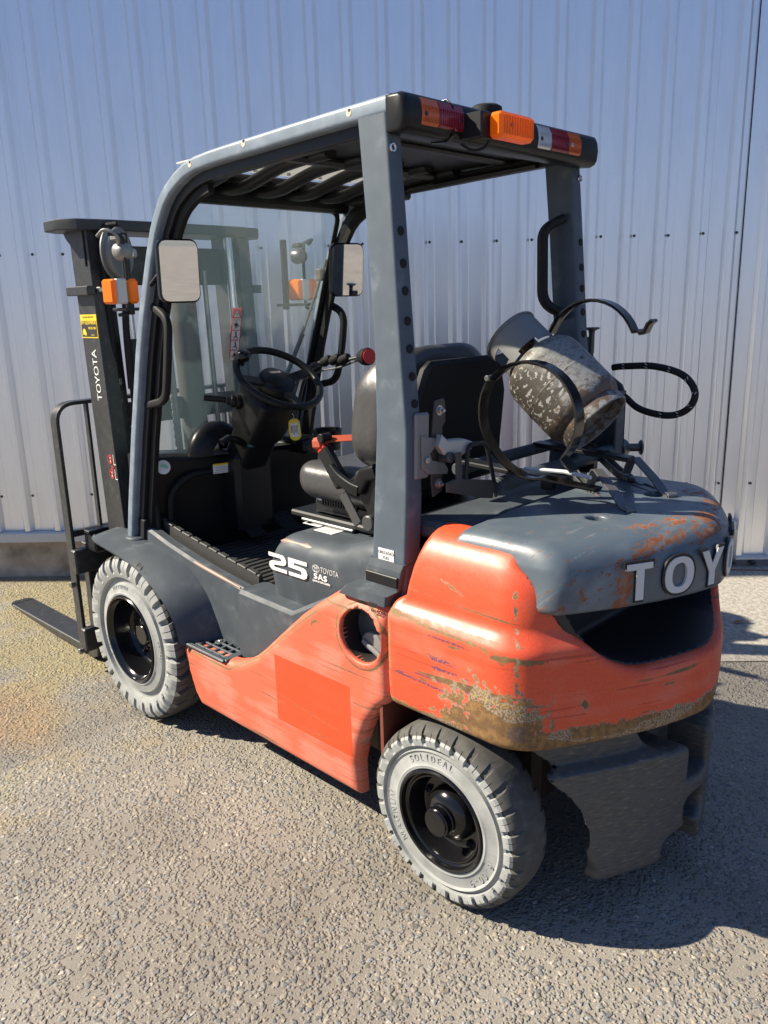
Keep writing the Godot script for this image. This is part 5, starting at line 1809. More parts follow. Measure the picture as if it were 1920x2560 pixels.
# ---------------------------------------------------------------- seat
static func cushion_sdf(p: Vector3) -> float:
	var q := p - Vector3(0.89, 1.045, -0.01)
	var top := 0.048 + 0.035 * smoothstep(-0.10, -0.24, q.x) * 0.3 + 0.02 * smoothstep(0.10, 0.24, absf(q.z)) + 0.02 * smoothstep(0.05, 0.2, q.x)
	var d := sbox(Vector3(q.x, q.y, q.z), Vector3(0, -0.012, 0), Vector3(0.215, 0.075, 0.255), 0.07)
	return smax(d, q.y - top, 0.06)
static func back_sdf(p: Vector3) -> float:
	var q := p - Vector3(1.105, 1.285, -0.015)
	q.x -= 0.20 * q.y
	var w := 0.262 - 0.03 * smoothstep(0.05, 0.22, q.y)
	var d := smax(absf(q.z) - w, absf(q.y) - 0.205, 0.16)
	var bol := 0.045 + 0.05 * smoothstep(0.10, 0.24, absf(q.z))
	d = smax(d, absf(q.x + bol - 0.05) - bol, 0.07)
	return d
func seat() -> void:
	var b := Sh.new()
	b.box(Vector3(0.985, 0.925, -0.01), Vector3(0.52, 0.07, 0.40), 0.01)
	b.box(Vector3(0.96, 0.905, -0.01), Vector3(0.62, 0.022, 0.50), 0.006)
	for k in 14: b.box(Vector3(0.80 + 0.013 * k, 0.965, 0.215), Vector3(0.006, 0.03, 0.01), 0.002)
	var S := obj("seat", b, M.blackpaint, F)
	obj("seat_cushion", nets(cushion_sdf, Vector3(0.65, 0.93, -0.29), Vector3(1.13, 1.14, 0.27), 0.013), M.vinyl, S)
	obj("seat_back", nets(back_sdf, Vector3(0.90, 1.05, -0.30), Vector3(1.24, 1.52, 0.28), 0.013), M.vinyl, S)
	# hard shell behind the backrest
	var sh := Sh.new()
	sh.prism(v2([[-0.20, 1.06], [0.20, 1.06], [0.225, 1.15], [0.225, 1.35], [0.19, 1.445], [0.16, 1.468], [-0.16, 1.468], [-0.19, 1.445], [-0.225, 1.35], [-0.225, 1.15]]), 1.165, 1.205, 0.012, Transform3D(Basis(Vector3(0, 0, 1), Vector3(0.10, 1, 0), Vector3(1, -0.02, 0)), Vector3(-0.105, 0.0, -0.02)))
	obj("seat_shell", sh, M.plasticmatte, S)
	var rl := Sh.new()
	rl.tube(rounded(v3([[0.90, 0.965, 0.20], [0.735, 0.962, 0.20], [0.735, 0.962, -0.20], [0.90, 0.965, -0.20]]), 0.03), 0.006, 8)
	obj("adjust_bar", rl, M.chrome, S)
	var tk := Sh.new()
	tk.bar(Vector3(0.76, 0.905, 0.205), Vector3(1.20, 0.905, 0.205), 0.024, 0.022, Vector3.UP, 0.003)
	tk.bar(Vector3(0.72, 0.893, 0.225), Vector3(0.98, 0.893, 0.225), 0.05, 0.010, Vector3.UP, 0.003)
	obj("seat_rail", tk, M.steel, S)
	# side bolster / hip restraint and recliner
	var hp := Sh.new()
	hp.prism(v2([[0.98, 1.065], [1.02, 1.095], [1.12, 1.13], [1.20, 1.10], [1.20, 0.93], [1.10, 0.925], [1.03, 1.02]]), 0.235, 0.270, 0.012)
	var hpo := obj("seat_side", hp, M.plastic, S)
	var hl := Sh.new()
	hl.sweep(curve(v3([[0.925, 1.105, 0.285], [0.965, 1.078, 0.288], [1.02, 1.056, 0.288], [1.055, 1.048, 0.285]]), 4), Sh.rrect(0.022, 0.040, 0.010))
	hl.sweep(v3([[1.045, 1.05, 0.28], [1.075, 1.10, 0.275], [1.12, 1.115, 0.27]]), Sh.rrect(0.03, 0.05, 0.012))
	obj("recline_lever", hl, M.plastic, S, 45)
	var rc := Sh.new()
	rc.cyl(Vector3(1.085, 0.945, 0.26), Vector3(1.085, 0.945, 0.285), 0.026, 20, 0.004)
	rc.bar(Vector3(0.955, 1.02, 0.262), Vector3(1.03, 0.93, 0.268), 0.008, 0.04, Vector3.UP, 0.002)
	obj("belt_anchor", rc, M.darksteel, S)
	# belt buckle standing up, orange tongue and webbing
	var bk := Sh.new()
	bk.bar(Vector3(0.965, 1.05, 0.268), Vector3(0.872, 1.158, 0.262), 0.030, 0.056, Vector3(1, 1, 0), 0.006)
	var B := obj("belt_buckle", bk, M.plastic, S)
	var rd := Sh.new()
	rd.bar(Vector3(0.8735, 1.1565, 0.262), Vector3(0.868, 1.163, 0.262), 0.026, 0.042, Vector3(1, 1, 0), 0.002)
	obj("release_button", rd, M.red, B)
	var tg := Sh.new()
	tg.bar(Vector3(0.880, 1.178, 0.262), Vector3(0.825, 1.172, 0.262), 0.036, 0.040, Vector3.UP, 0.010)
	obj("belt_tongue", tg, M.strap, B)
	var tp := Sh.new()
	tp.cyl(Vector3(0.878, 1.196, 0.240), Vector3(0.878, 1.196, 0.284), 0.016, 12, 0.003)
	obj("belt_guide", tp, M.plastic, B)
	var wb := Sh.new()
	wb.sweep(curve(v3([[0.872, 1.190, 0.255], [0.95, 1.19, 0.16], [1.02, 1.175, 0.0], [1.07, 1.16, -0.14]]), 5), Sh.rrect(0.045, 0.003, 0.001), false, Vector3(0.25, 1, 0.2))
	obj("belt_webbing", wb, M.strap, B)

# ---------------------------------------------------------------- mast
func mast() -> void:
	# leans forward a little: x of the mast's rear edge at height y
	var mx := func(y: float) -> float: return -0.285 - 0.040 * (y - 0.7)
	var base := Sh.new()
	for y in [0.16, 0.62]: base.bar(Vector3(mx.call(y) - 0.08, y, -0.33), Vector3(mx.call(y) - 0.08, y, 0.33), 0.06, 0.10, Vector3.UP, 0.008)
	var Ms := obj("mast", base, M.mastblack, F)
	for sd in [1.0, -1.0]:
		# outer channel: web outside, flanges front and rear
		var oc := Sh.new()
		var w0 := 0.148
		for q in [[0.0, 0.012, 0.398], [1.0, 0.0, 0.0]]:
			if q[0] > 0: break
			oc.bar(Vector3(mx.call(0.06) - w0 / 2, 0.06, sd * 0.390), Vector3(mx.call(1.93) - w0 / 2, 1.93, sd * 0.390), w0, 0.014, Vector3(0, 0, 1), 0.002)
		for f in [0.009, w0 - 0.009]: oc.bar(Vector3(mx.call(0.06) - f, 0.06, sd * 0.360), Vector3(mx.call(1.93) - f, 1.93, sd * 0.360), 0.018, 0.052, Vector3(0, 0, 1), 0.003)
		obj("outer_channel", oc, M.mastblack, Ms)
		var ic := Sh.new()
		ic.bar(Vector3(mx.call(0.10) - 0.090, 0.10, sd * 0.300), Vector3(mx.call(1.95) - 0.090, 1.95, sd * 0.300), 0.13, 0.014, Vector3(0, 0, 1), 0.002)
		for f in [0.034, 0.146]: ic.bar(Vector3(mx.call(0.10) - f, 0.10, sd * 0.322), Vector3(mx.call(1.95) - f, 1.95, sd * 0.322), 0.018, 0.05, Vector3(0, 0, 1), 0.003)
		obj("inner_channel", ic, M.mastblack, Ms)
		# gussets at the top and under the collar
		var gu := Sh.new()
		var gx: float = mx.call(1.90)
		gu.prism(v2([[gx - 0.185, 1.930], [gx - 0.02, 1.930], [gx - 0.02, 1.79], [gx - 0.06, 1.78], [gx - 0.168, 1.905]]), -0.404, -0.398, 0.0015) if sd < 0 else gu.prism(v2([[gx - 0.185, 1.930], [gx - 0.02, 1.930], [gx - 0.02, 1.79], [gx - 0.168, 1.905]]), 0.398, 0.404, 0.0015)
		gu.bar(Vector3(mx.call(1.70) - 0.165, 1.697, sd * 0.415), Vector3(mx.call(1.70) + 0.02, 1.697, sd * 0.415), 0.036, 0.036, Vector3.UP, 0.003)
		obj("gusset", gu, M.mastblack, Ms)
		# lift cylinder with its hose
		var lc := Sh.new()
		lc.cyl(Vector3(mx.call(0.14) + 0.015, 0.14, sd * 0.265), Vector3(mx.call(1.50) + 0.015, 1.50, sd * 0.265), 0.032, 18, 0.004)
		obj("lift_cylinder", lc, M.blackpaint, Ms)
		var rd := Sh.new()
		rd.cyl(Vector3(mx.call(1.50) + 0.015, 1.50, sd * 0.265), Vector3(mx.call(1.92) + 0.015, 1.92, sd * 0.265), 0.020, 14)
		obj("piston_rod", rd, M.chrome, Ms)
	# top crossplate with clipped corners, arched a little
	var tp := Sh.new()
	var px: float = mx.call(1.95)
	tp.prism(v2([[px - 0.20, -0.43], [px - 0.20, 0.43], [px - 0.16, 0.49], [px - 0.05, 0.492], [px + 0.02, 0.44], [px + 0.045, 0.30], [px + 0.05, 0.0], [px + 0.045, -0.30], [px + 0.02, -0.44], [px - 0.05, -0.492], [px - 0.16, -0.49]]), -1.968, -1.926, 0.004, Transform3D(Basis(Vector3(1, 0, 0), Vector3(0, 0, 1), Vector3(0, -1, 0)), Vector3()))
	obj("top_plate", tp, M.mastblack, Ms)
	# middle plate between the inner channels
	var mp := Sh.new()
	mp.bar(Vector3(mx.call(1.90) - 0.10, 1.80, -0.30), Vector3(mx.call(1.90) - 0.10, 1.80, 0.30), 0.02, 0.16, Vector3.UP, 0.003)
	mp.bar(Vector3(mx.call(1.30) - 0.10, 1.18, -0.30), Vector3(mx.call(1.30) - 0.10, 1.18, 0.30), 0.02, 0.10, Vector3.UP, 0.003)
	obj("crossbar", mp, M.mastblack, Ms)
	# centre free lift cylinder, wide dull tube
	var cc := Sh.new()
	cc.cyl(Vector3(-0.375, 0.25, -0.07), Vector3(-0.425, 1.86, -0.07), 0.058, 24, 0.006)
	obj("free_lift_cylinder", cc, mat(lin(0.055, 0.05, 0.044), 0.55), Ms)
	var cr := Sh.new()
	cr.cyl(Vector3(-0.345, 0.60, 0.045), Vector3(-0.385, 1.72, 0.045), 0.012, 10)
	cr.cyl(Vector3(-0.345, 0.60, -0.17), Vector3(-0.385, 1.78, -0.17), 0.012, 10)
	obj("hydraulic_pipe", cr, M.steel, Ms)
	# hose sheave, left of centre, with its bracket arm
	var pu := Sh.new()
	var pc := Vector3(-0.272, 1.838, 0.305)
	pu.lathe(v2([[0.02, -0.024], [0.070, -0.024], [0.098, -0.020], [0.100, -0.014], [0.086, -0.006], [0.086, 0.006], [0.100, 0.014], [0.098, 0.020], [0.090, 0.022], [0.082, 0.016], [0.030, 0.014], [0.02, 0.024]]), 36, Transform3D(Basis(Vector3(0.55, 0, 0.83), Vector3(0.83, 0, -0.55), Vector3(0, -1, 0)), pc))
	obj("hose_sheave", pu, mat(lin(0.16, 0.17, 0.17), 0.5), Ms)
	var pa := Sh.new()
	pa.cyl(Vector3(-0.33, 1.92, 0.33), Vector3(-0.235, 1.84, 0.285), 0.009, 10)
	pa.cyl(Vector3(-0.25, 1.835, 0.30), Vector3(-0.20, 1.835, 0.265), 0.018, 14, 0.003)
	pa.box(Vector3(-0.30, 1.70, 0.375), Vector3(0.03, 0.02, 0.03), 0.003)
	obj("sheave_arm", pa, M.zinc, Ms)
	# leaf chains: links, one mesh each run
	for q in [[0.335, 1.92, 1.70, -0.33], [0.085, 1.76, 0.95, -0.335]]:
		var ch := Sh.new()
		var y: float = q[1]
		var k := 0
		while y > q[2]:
			var x: float = q[3] - 0.0 + 0.035 * (1.75 - y) * 0.6
			ch.box(Vector3(x, y, q[0]), Vector3(0.010, 0.024, 0.018 if k % 2 == 0 else 0.010), 0.003)
			y -= 0.0165
			k += 1
		var o := obj("chain", ch, M.steel if q[0] > 0.2 else M.bracketpaint, Ms)
	# pressure hose over the sheave and its couplings
	var ho := Sh.new()
	ho.tube(curve(v3([[-0.335, 1.30, 0.335], [-0.318, 1.55, 0.340], [-0.315, 1.78, 0.345], [-0.318, 1.88, 0.345], [-0.30, 1.935, 0.335], [-0.26, 1.945, 0.30]]), 8), 0.0135, 10)
	ho.tube(curve(v3([[-0.28, 1.30, 0.300], [-0.272, 1.55, 0.30], [-0.265, 1.72, 0.285]]), 6), 0.014, 10)
	obj("hose", ho, M.rubber, Ms, 60)
	var cp := Sh.new()
	cp.cyl(Vector3(-0.335, 1.225, 0.335), Vector3(-0.335, 1.33, 0.335), 0.0115, 6)
	for y in [1.24, 1.27, 1.30]: cp.cyl(Vector3(-0.335, y, 0.335), Vector3(-0.335, y + 0.018, 0.335), 0.017, 6, 0.002)
	for y in [1.345, 1.318, 1.26, 1.232]: cp.cyl(Vector3(-0.365, y, 0.345), Vector3(-0.365, y, 0.372), 0.009, 6, 0.001)
	cp.box(Vector3(-0.345, 1.33, 0.335), Vector3(0.06, 0.03, 0.03), 0.003)
	obj("hose_coupling", cp, M.chrome, Ms)
	var tb := Sh.new()
	tb.tube(v3([[-0.335, 1.23, 0.335], [-0.322, 1.00, 0.332], [-0.30, 0.70, 0.33]]), 0.008, 8)
	obj("hydraulic_pipe", tb, mat(lin(0.30, 0.28, 0.22), 0.4, 0.7), Ms)
	# decals on the left channel
	var ch_r := Vector3(1, 0, 0)
	var ch_u := Vector3(-0.040, 1, 0).normalized()
	var z := 0.3975
	var st := sticker(Ms, Vector3(mx.call(1.557) - 0.074, 1.557, z), ch_r, ch_u, 0.140, 0.094, [[0.03, 0.05, 0.94, 0.70, M.stickerblack]], 0, M.yellow)
	text("lettering", "SOLD AND SERVICED BY", 0.0075, frame(ch_r, ch_u, Vector3(mx.call(1.59) - 0.074, 1.5935, z + 0.0012)), M.stickerblack, Ms, true, 0.0006, 0.8)
	text("lettering", "BPF EQUIPMENT", 0.015, frame(ch_r, ch_u, Vector3(mx.call(1.57) - 0.073, 1.5725, z + 0.0018)), M.yellow, Ms, true, 0.0006, 0.85)
	text("lettering", "08 9262 1800", 0.0095, frame(ch_r, ch_u, Vector3(mx.call(1.55) - 0.048, 1.5500, z + 0.0018)), M.yellow, Ms, true, 0.0006, 0.8)
	text("lettering", "www.", 0.006, frame(ch_r, ch_u, Vector3(mx.call(1.52) - 0.048, 1.5230, z + 0.0018)), M.yellow, Ms, false, 0.0006, 1.4)
	var lo := Sh.new()
	lo.prism(v2([[-0.018, -0.004], [-0.016, 0.008], [-0.006, 0.016], [0.0, 0.012], [0.004, 0.014], [0.008, 0.006], [0.014, -0.004], [0.010, -0.014], [0.002, -0.012], [-0.006, -0.008], [-0.014, -0.012]]), 0.0013, 0.0022, 0, frame(ch_r, ch_u, Vector3(mx.call(1.53) - 0.115, 1.533, z)))
	obj("print", lo, M.yellow, Ms)
	text("lettering", "TOYOTA", 0.036, frame(ch_u, Vector3(-1, -0.04, 0), Vector3(mx.call(1.36) - 0.062, 1.358, z + 0.0008)), M.white, Ms, false, 0.0012, 1.15)
	for y in [1.008, 0.945]:
		var rg := Sh.new()
		var ring := []
		for i in 20: ring.append(Vector3(mx.call(y) - 0.045 + 0.018 * cos(TAU * i / 20), y + 0.018 * sin(TAU * i / 20), z + 0.001))
		rg.sweep(ring, Sh.rrect(0.004, 0.0012, 0.0003), true, Vector3(0, 0, 1))
		rg.bar(Vector3(mx.call(y) - 0.057, y + 0.012, z + 0.0012), Vector3(mx.call(y) - 0.033, y - 0.012, z + 0.0012), 0.001, 0.004, Vector3.UP)
		obj("print", rg, M.red, Ms)
		var fg := Sh.new()
		fg.cyl(Vector3(mx.call(y) - 0.045, y + 0.007, z), Vector3(mx.call(y) - 0.045, y + 0.007, z + 0.001), 0.0035, 8)
		fg.bar(Vector3(mx.call(y) - 0.045, y + 0.003, z + 0.0006), Vector3(mx.call(y) - 0.045, y - 0.012, z + 0.0006), 0.001, 0.006, Vector3.RIGHT)
		fg.bar(Vector3(mx.call(y) - 0.018, y + 0.022, z + 0.0006), Vector3(mx.call(y) - 0.018, y - 0.022, z + 0.0006), 0.001, 0.003, Vector3.RIGHT)
		fg.bar(Vector3(mx.call(y) - 0.018, y - 0.02, z + 0.0006), Vector3(mx.call(y) - 0.002, y - 0.02, z + 0.0006), 0.001, 0.003, Vector3.UP)
		obj("print", fg, M.white, Ms)
	var tri_ := Sh.new()
	tri_.prism(v2([[-0.010, -0.008], [0.010, -0.008], [0.0, 0.010]]), z, z + 0.0012, 0, Transform3D(Basis(), Vector3(mx.call(0.977) - 0.035, 0.977, 0)))
	obj("print", tri_, M.red, Ms)
	# lamp brackets either side: work light above, turn signal below
	for sd in [1.0, -1.0]:
		var lx := -0.035
		var lz: float = sd * 0.435
		if sd < 0: lz = -0.455
		var br := Sh.new()
		br.tube(rounded(v3([[lx + 0.02, 1.885, lz + 0.04 * sd], [lx + 0.03, 1.885, lz - 0.015 * sd], [lx + 0.03, 1.605, lz - 0.015 * sd], [lx + 0.02, 1.60, lz + 0.03 * sd]]), 0.02, 4), 0.0065, 8)
		br.bar(Vector3(lx - 0.06, 1.62, lz - 0.05 * sd), Vector3(lx + 0.05, 1.62, lz - 0.05 * sd), 0.12, 0.012, Vector3.UP, 0.003)
		br.bar(Vector3(lx - 0.05, 1.60, lz - 0.06 * sd), Vector3(lx - 0.05, 1.90, lz - 0.06 * sd), 0.03, 0.016, Vector3.RIGHT, 0.003)
		var L := obj("lamp_bracket", br, M.blackpaint, F)
		var wl := Sh.new()
		wl.lathe(v2([[0.0, 0.0], [0.018, 0.003], [0.028, 0.013], [0.032, 0.03], [0.034, 0.055], [0.031, 0.060], [0.0, 0.060]]), 24, Transform3D(Basis(Vector3(0, 1, 0), Vector3(-1, 0, 0), Vector3(0, 0, 1)), Vector3(lx + 0.045, 1.828, lz - 0.02 * sd)))
		wl.box(Vector3(lx - 0.0, 1.875, lz - 0.01 * sd), Vector3(0.05, 0.02, 0.04), 0.005)
		wl.tube(curve(v3([[lx + 0.02, 1.845, lz], [lx + 0.05, 1.88, lz + 0.02], [lx + 0.02, 1.90, lz + 0.05 * sd], [lx - 0.02, 1.88, lz + 0.06 * sd]]), 4), 0.006, 6)
		obj("work_light", wl, M.bracketpaint if sd > 0 else M.darksteel, L, 45)
		var a := Sh.new()
		a.box(Vector3(lx, 1.685, lz - 0.030), Vector3(0.085, 0.090, 0.048), 0.010)
		obj("amber_lens", a, M.amber, L)
		var wv := Sh.new()
		wv.box(Vector3(lx, 1.685, lz + 0.016), Vector3(0.087, 0.091, 0.044), 0.006)
		obj("lens_band", wv, mat(lin(0.45, 0.45, 0.45), 0.3), L)
		var a2 := Sh.new()
		a2.box(Vector3(lx, 1.685, lz + 0.044), Vector3(0.083, 0.089, 0.022), 0.008)
		obj("amber_lens", a2, M.amber, L)

# ---------------------------------------------------------------- carriage, load backrest, forks
func carriage() -> void:
	var c := Sh.new()
	for y in [0.16, 0.535]: c.bar(Vector3(-0.555, y, -0.52), Vector3(-0.555, y, 0.52), 0.045, 0.11, Vector3.UP, 0.006)
	for z in [0.20, -0.20]: c.bar(Vector3(-0.50, 0.12, z), Vector3(-0.50, 0.60, z), 0.03, 0.09, Vector3.RIGHT, 0.004)
	var C := obj("fork_carriage", c, M.mastblack, F)
	# bolted block at the left end of the upper bar
	var bb := Sh.new()
	bb.box(Vector3(-0.50, 0.625, 0.36), Vector3(0.10, 0.085, 0.20), 0.008)
	bb.box(Vector3(-0.50, 0.675, 0.37), Vector3(0.05, 0.014, 0.20), 0.003)
	obj("side_shift_block", bb, M.blackpaint, C)
	# backrest frame of flat bar
	var fr := Sh.new()
	var p := rounded(v3([[-0.60, 0.085, 0.502], [-0.60, 1.232, 0.502], [-0.60, 1.240, -0.502], [-0.60, 0.085, -0.502]]), 0.085, 7)
	fr.sweep(p, Sh.rrect(0.012, 0.058, 0.002) if false else Sh.rrect(0.058, 0.014, 0.003), false, Vector3(1, 0, 0)) if false else fr.sweep(p, Sh.rrect(0.016, 0.058, 0.003), false, Vector3(1, 0, 0))
	var B := obj("load_backrest", fr, M.mastblack, C, 50)
	for z in [0.355, 0.205, 0.06, -0.09, -0.23, -0.37]:
		var v := Sh.new()
		v.bar(Vector3(-0.60, 0.655, z), Vector3(-0.60, 1.228, z), 0.030, 0.012, Vector3(0, 0, 1), 0.002)
		obj("backrest_bar", v, M.mastblack, B)
	var lb := Sh.new()
	lb.bar(Vector3(-0.60, 0.653, -0.49), Vector3(-0.60, 0.653, 0.49), 0.032, 0.028, Vector3.UP, 0.003)
	obj("backrest_bar", lb, M.mastblack, B)
	var bt := Sh.new()
	for y in [0.425, 0.10]:
		bt.cyl(Vector3(-0.585, y, 0.515), Vector3(-0.585, y, 0.535), 0.014, 6, 0.002)
	obj("bolt", bt, M.steel, B)
	# forks
	for z in [0.378, -0.378]:
		var f := Sh.new()
		var pr := v2([[-1.62, 0.044], [-1.60, 0.050], [-0.72, 0.058], [-0.665, 0.085], [-0.650, 0.14], [-0.632, 0.60], [-0.590, 0.60], [-0.592, 0.10], [-0.61, 0.035], [-0.66, 0.014], [-1.10, 0.014], [-1.62, 0.036]])
		f.prism(pr, z - 0.062, z + 0.062, 0.004)
		# rounded toe
		obj("fork", f, M.mastblack, F, 30)
		var toe := Sh.new()
		toe.prism(v2([[-1.61, -0.062], [-1.61, 0.062], [-1.625, 0.060], [-1.645, 0.048], [-1.655, 0.030], [-1.655, -0.030], [-1.645, -0.048], [-1.625, -0.060]]), -0.0495, -0.037, 0.003, Transform3D(Basis(Vector3(1, 0, 0), Vector3(0, 0, 1), Vector3(0, -1, 0)), Vector3(0, 0, z)))
		obj("fork_toe", toe, M.mastblack, F)

# ---------------------------------------------------------------- gas bottle bracket
func gas_bracket() -> void:
	# latch plates on the left pillar
	var pl := Sh.new()
	var rx := Transform3D(Basis(Vector3(0, 0, -1), Vector3(0, 1, 0), Vector3(1, 0, 0)), Vector3())
	pl.prism(v2([[-0.372, 1.10], [-0.335, 1.112], [-0.330, 1.20], [-0.330, 1.29], [-0.318, 1.30], [-0.318, 1.355], [-0.325, 1.365], [-0.360, 1.36], [-0.375, 1.27], [-0.378, 1.14]]), 1.432, 1.438, 0.0012, rx)
	var B := obj("bottle_bracket", pl, M.brown, F)
	var tp := Sh.new()
	tp.bar(Vector3(1.434, 1.335, 0.412), Vector3(1.434, 1.16, 0.418), 0.014, 0.055, Vector3(0, 0, 1), 0.005)
	tp.prism(v2([[-0.425, 1.19], [-0.425, 1.276], [-0.335, 1.255], [-0.318, 1.246], [-0.335, 1.232], [-0.372, 1.238], [-0.392, 1.225], [-0.384, 1.205], [-0.335, 1.192], [-0.318, 1.172], [-0.322, 1.158], [-0.40, 1.170]]), 1.441, 1.447, 0.0012, rx)
	obj("latch_plate", tp, M.bracketpaint, B)
	var bol := Sh.new()
	for q in [[1.335, 0.345], [1.135, 0.352]]:
		bol.cyl(Vector3(1.438, q[0], q[1]), Vector3(1.441, q[0], q[1]), 0.014, 18)
		bol.cyl(Vector3(1.441, q[0], q[1]), Vector3(1.450, q[0], q[1]), 0.0095, 6, 0.0015)
		bol.cyl(Vector3(1.450, q[0], q[1]), Vector3(1.458, q[0], q[1]), 0.005, 8, 0.001)
	bol.cyl(Vector3(1.447, 1.210, 0.410), Vector3(1.456, 1.210, 0.410), 0.009, 6, 0.0015)
	obj("bolt", bol, M.zinc, B)
	var la := Sh.new()
	la.prism(v2([[0.0, 0.0], [0.012, 0.028], [0.030, 0.012], [0.085, 0.010], [0.112, 0.0], [0.110, -0.020], [0.05, -0.045], [0.02, -0.03]]), -0.016, 0.016, 0.004, Transform3D(Basis(Vector3(0.25, 0.0, -0.97).normalized(), Vector3(0, 1, 0), Vector3(0.97, 0, 0.25).normalized()), Vector3(1.452, 1.245, 0.375)))
	obj("latch", la, mat(lin(0.40, 0.40, 0.375), 0.45, 0.2), B)
	var pn := Sh.new()
	pn.cyl(Vector3(1.44, 1.210, 0.345), Vector3(1.486, 1.212, 0.350), 0.0145, 20, 0.003)
	obj("latch_pin", pn, M.darksteel, B)
	# swing arm plate and loop handle
	var ar := Sh.new()
	ar.prism(v2([[-0.385, 1.125], [-0.385, 1.150], [-0.345, 1.155], [-0.345, 1.225], [-0.325, 1.225], [-0.322, 1.150], [-0.175, 1.122], [-0.160, 1.108], [-0.155, 1.085], [-0.165, 1.070], [-0.176, 1.072], [-0.177, 1.086], [-0.181, 1.086], [-0.184, 1.070], [-0.24, 1.082]]), 1.492, 1.500, 0.0015, rx)
	obj("swing_arm", ar, M.brown, B)
	var lp := Sh.new()
	lp.tube(rounded(v3([[1.497, 1.148, 0.305], [1.500, 1.240, 0.298], [1.50, 1.236, 0.218], [1.50, 1.118, 0.180]]), 0.022, 5), 0.0065, 10)
	obj("loop_handle", lp, M.blackpaint, B)
	# two rails across the truck
	for q in [[1.497, 1.104, 0.168, -0.56, 0.023], [1.362, 1.136, 0.18, -0.50, 0.019]]:
		var r := Sh.new()
		r.cyl(Vector3(q[0], q[1], q[2]), Vector3(q[0], q[1] + 0.004, q[3]), q[4], 20, 0.003)
		obj("rail", r, M.slate, B, 40)
	var cu := Sh.new()
	cu.cyl(Vector3(1.497, 1.108, -0.565), Vector3(1.497, 1.108, -0.525), 0.033, 20, 0.003)
	cu.cyl(Vector3(1.515, 1.108, -0.575), Vector3(1.545, 1.108, -0.60), 0.014, 14)
	cu.cyl(Vector3(1.545, 1.108, -0.60), Vector3(1.552, 1.108, -0.606), 0.026, 18, 0.003)
	obj("pivot_knob", cu, M.darksteel, B)
	# gusseted post on the far side, with sticker, latch pin above
	var po := Sh.new()
	po.prism(v2([[1.36, 1.09], [1.36, 1.44], [1.385, 1.44], [1.40, 1.40], [1.505, 1.33], [1.520, 1.30], [1.520, 1.09]]), -0.535, -0.525, 0.002)
	po.box(Vector3(1.515, 1.20, -0.505), Vector3(0.010, 0.22, 0.06), 0.002)
	obj("side_post", po, M.slate, B)
	sticker(B, Vector3(1.455, 1.262, -0.5245), Vector3(1, 0, 0), Vector3(0, 1, 0), 0.085, 0.055, [], 4)
	var tpn := Sh.new()
	tpn.box(Vector3(1.375, 1.455, -0.53), Vector3(0.022, 0.06, 0.03), 0.002)
	tpn.cyl(Vector3(1.395, 1.43, -0.51), Vector3(1.395, 1.505, -0.51), 0.010, 12, 0.002)
	tpn.cyl(Vector3(1.395, 1.512, -0.51), Vector3(1.395, 1.518, -0.51), 0.026, 18, 0.002)
	tpn.lathe(v2([[0.0, 0.0], [0.010, 0.0], [0.012, 0.01], [0.026, 0.016]]), 16, Transform3D(Basis(), Vector3(1.395, 1.497, -0.51)))
	obj("plunger", tpn, M.darksteel, B)
	# near clamp: two halves of a strap ring, hinged at the top left
	var ring_c := Vector3(1.612, 1.312, 0.185)
	var up_h := []
	var lo_h := []
	for i in 19:
		var a := lerpf(2.42, -0.80, i / 18.0)
		up_h.append(ring_c + Vector3(0.150 * cos(a), 0.146 * sin(a), -0.018 * (i / 18.0)))
	up_h.append(ring_c + Vector3(0.135, -0.135, -0.02))
	for i in 17:
		var a := lerpf(2.46, 5.05, i / 16.0)
		lo_h.append(ring_c + Vector3(0.148 * cos(a), (0.150 if i < 9 else lerpf(0.150, 0.172, (i - 8) / 8.0)) * sin(a), 0.006 - 0.02 * i / 16.0))
	lo_h.append(Vector3(1.735, 1.138, 0.150)); lo_h.append(Vector3(1.80, 1.130, 0.13))
	var sec := [Vector2(-0.020, -0.003), Vector2(0.020, -0.003), Vector2(0.020, 0.002), Vector2(0.014, 0.0065), Vector2(-0.014, 0.0065), Vector2(-0.020, 0.002)]
	for q in [up_h, lo_h]:
		var s := Sh.new()
		strap(s, q, sec, ring_c)
		obj("clamp_strap", s, M.gloss if q == up_h else M.gloss, B, 45)
	var hb := Sh.new()
	hb.cyl(ring_c + Vector3(-0.118, 0.098, -0.022), ring_c + Vector3(-0.118, 0.098, 0.026), 0.0085, 12, 0.002)
	obj("hinge_pin", hb, M.steel, B)
	# far clamp, thrown open: upper half stands up with a curled lip
	var far_c := Vector3(1.58, 1.455, -0.19)
	var uh := []
	for i in 15:
		var a := lerpf(2.75, 0.42, i / 14.0)
		uh.append(far_c + Vector3(0.150 * cos(a), 0.155 * sin(a), 0))
	for p in [[0.150, 0.068], [0.158, 0.060], [0.170, 0.064], [0.180, 0.086], [0.192, 0.096]]: uh.append(far_c + Vector3(p[0], p[1], 0))
	var fs := Sh.new()
	strap(fs, uh, sec, far_c)
	obj("clamp_strap", fs, M.gloss, B, 45)
	var lh := []
	for i in 13:
		var a := lerpf(2.75, 4.9, i / 12.0)
		lh.append(Vector3(1.59, 1.30, -0.24) + Vector3(0.148 * cos(a), 0.150 * sin(a), 0))
	var fl := Sh.new()
	strap(fl, lh, sec, Vector3(1.59, 1.30, -0.24))
	fl.bar(Vector3(1.45, 1.36, -0.24), Vector3(1.44, 1.50, -0.20), 0.034, 0.006, Vector3.RIGHT, 0.001)
	obj("clamp_strap", fl, M.gloss, B, 45)
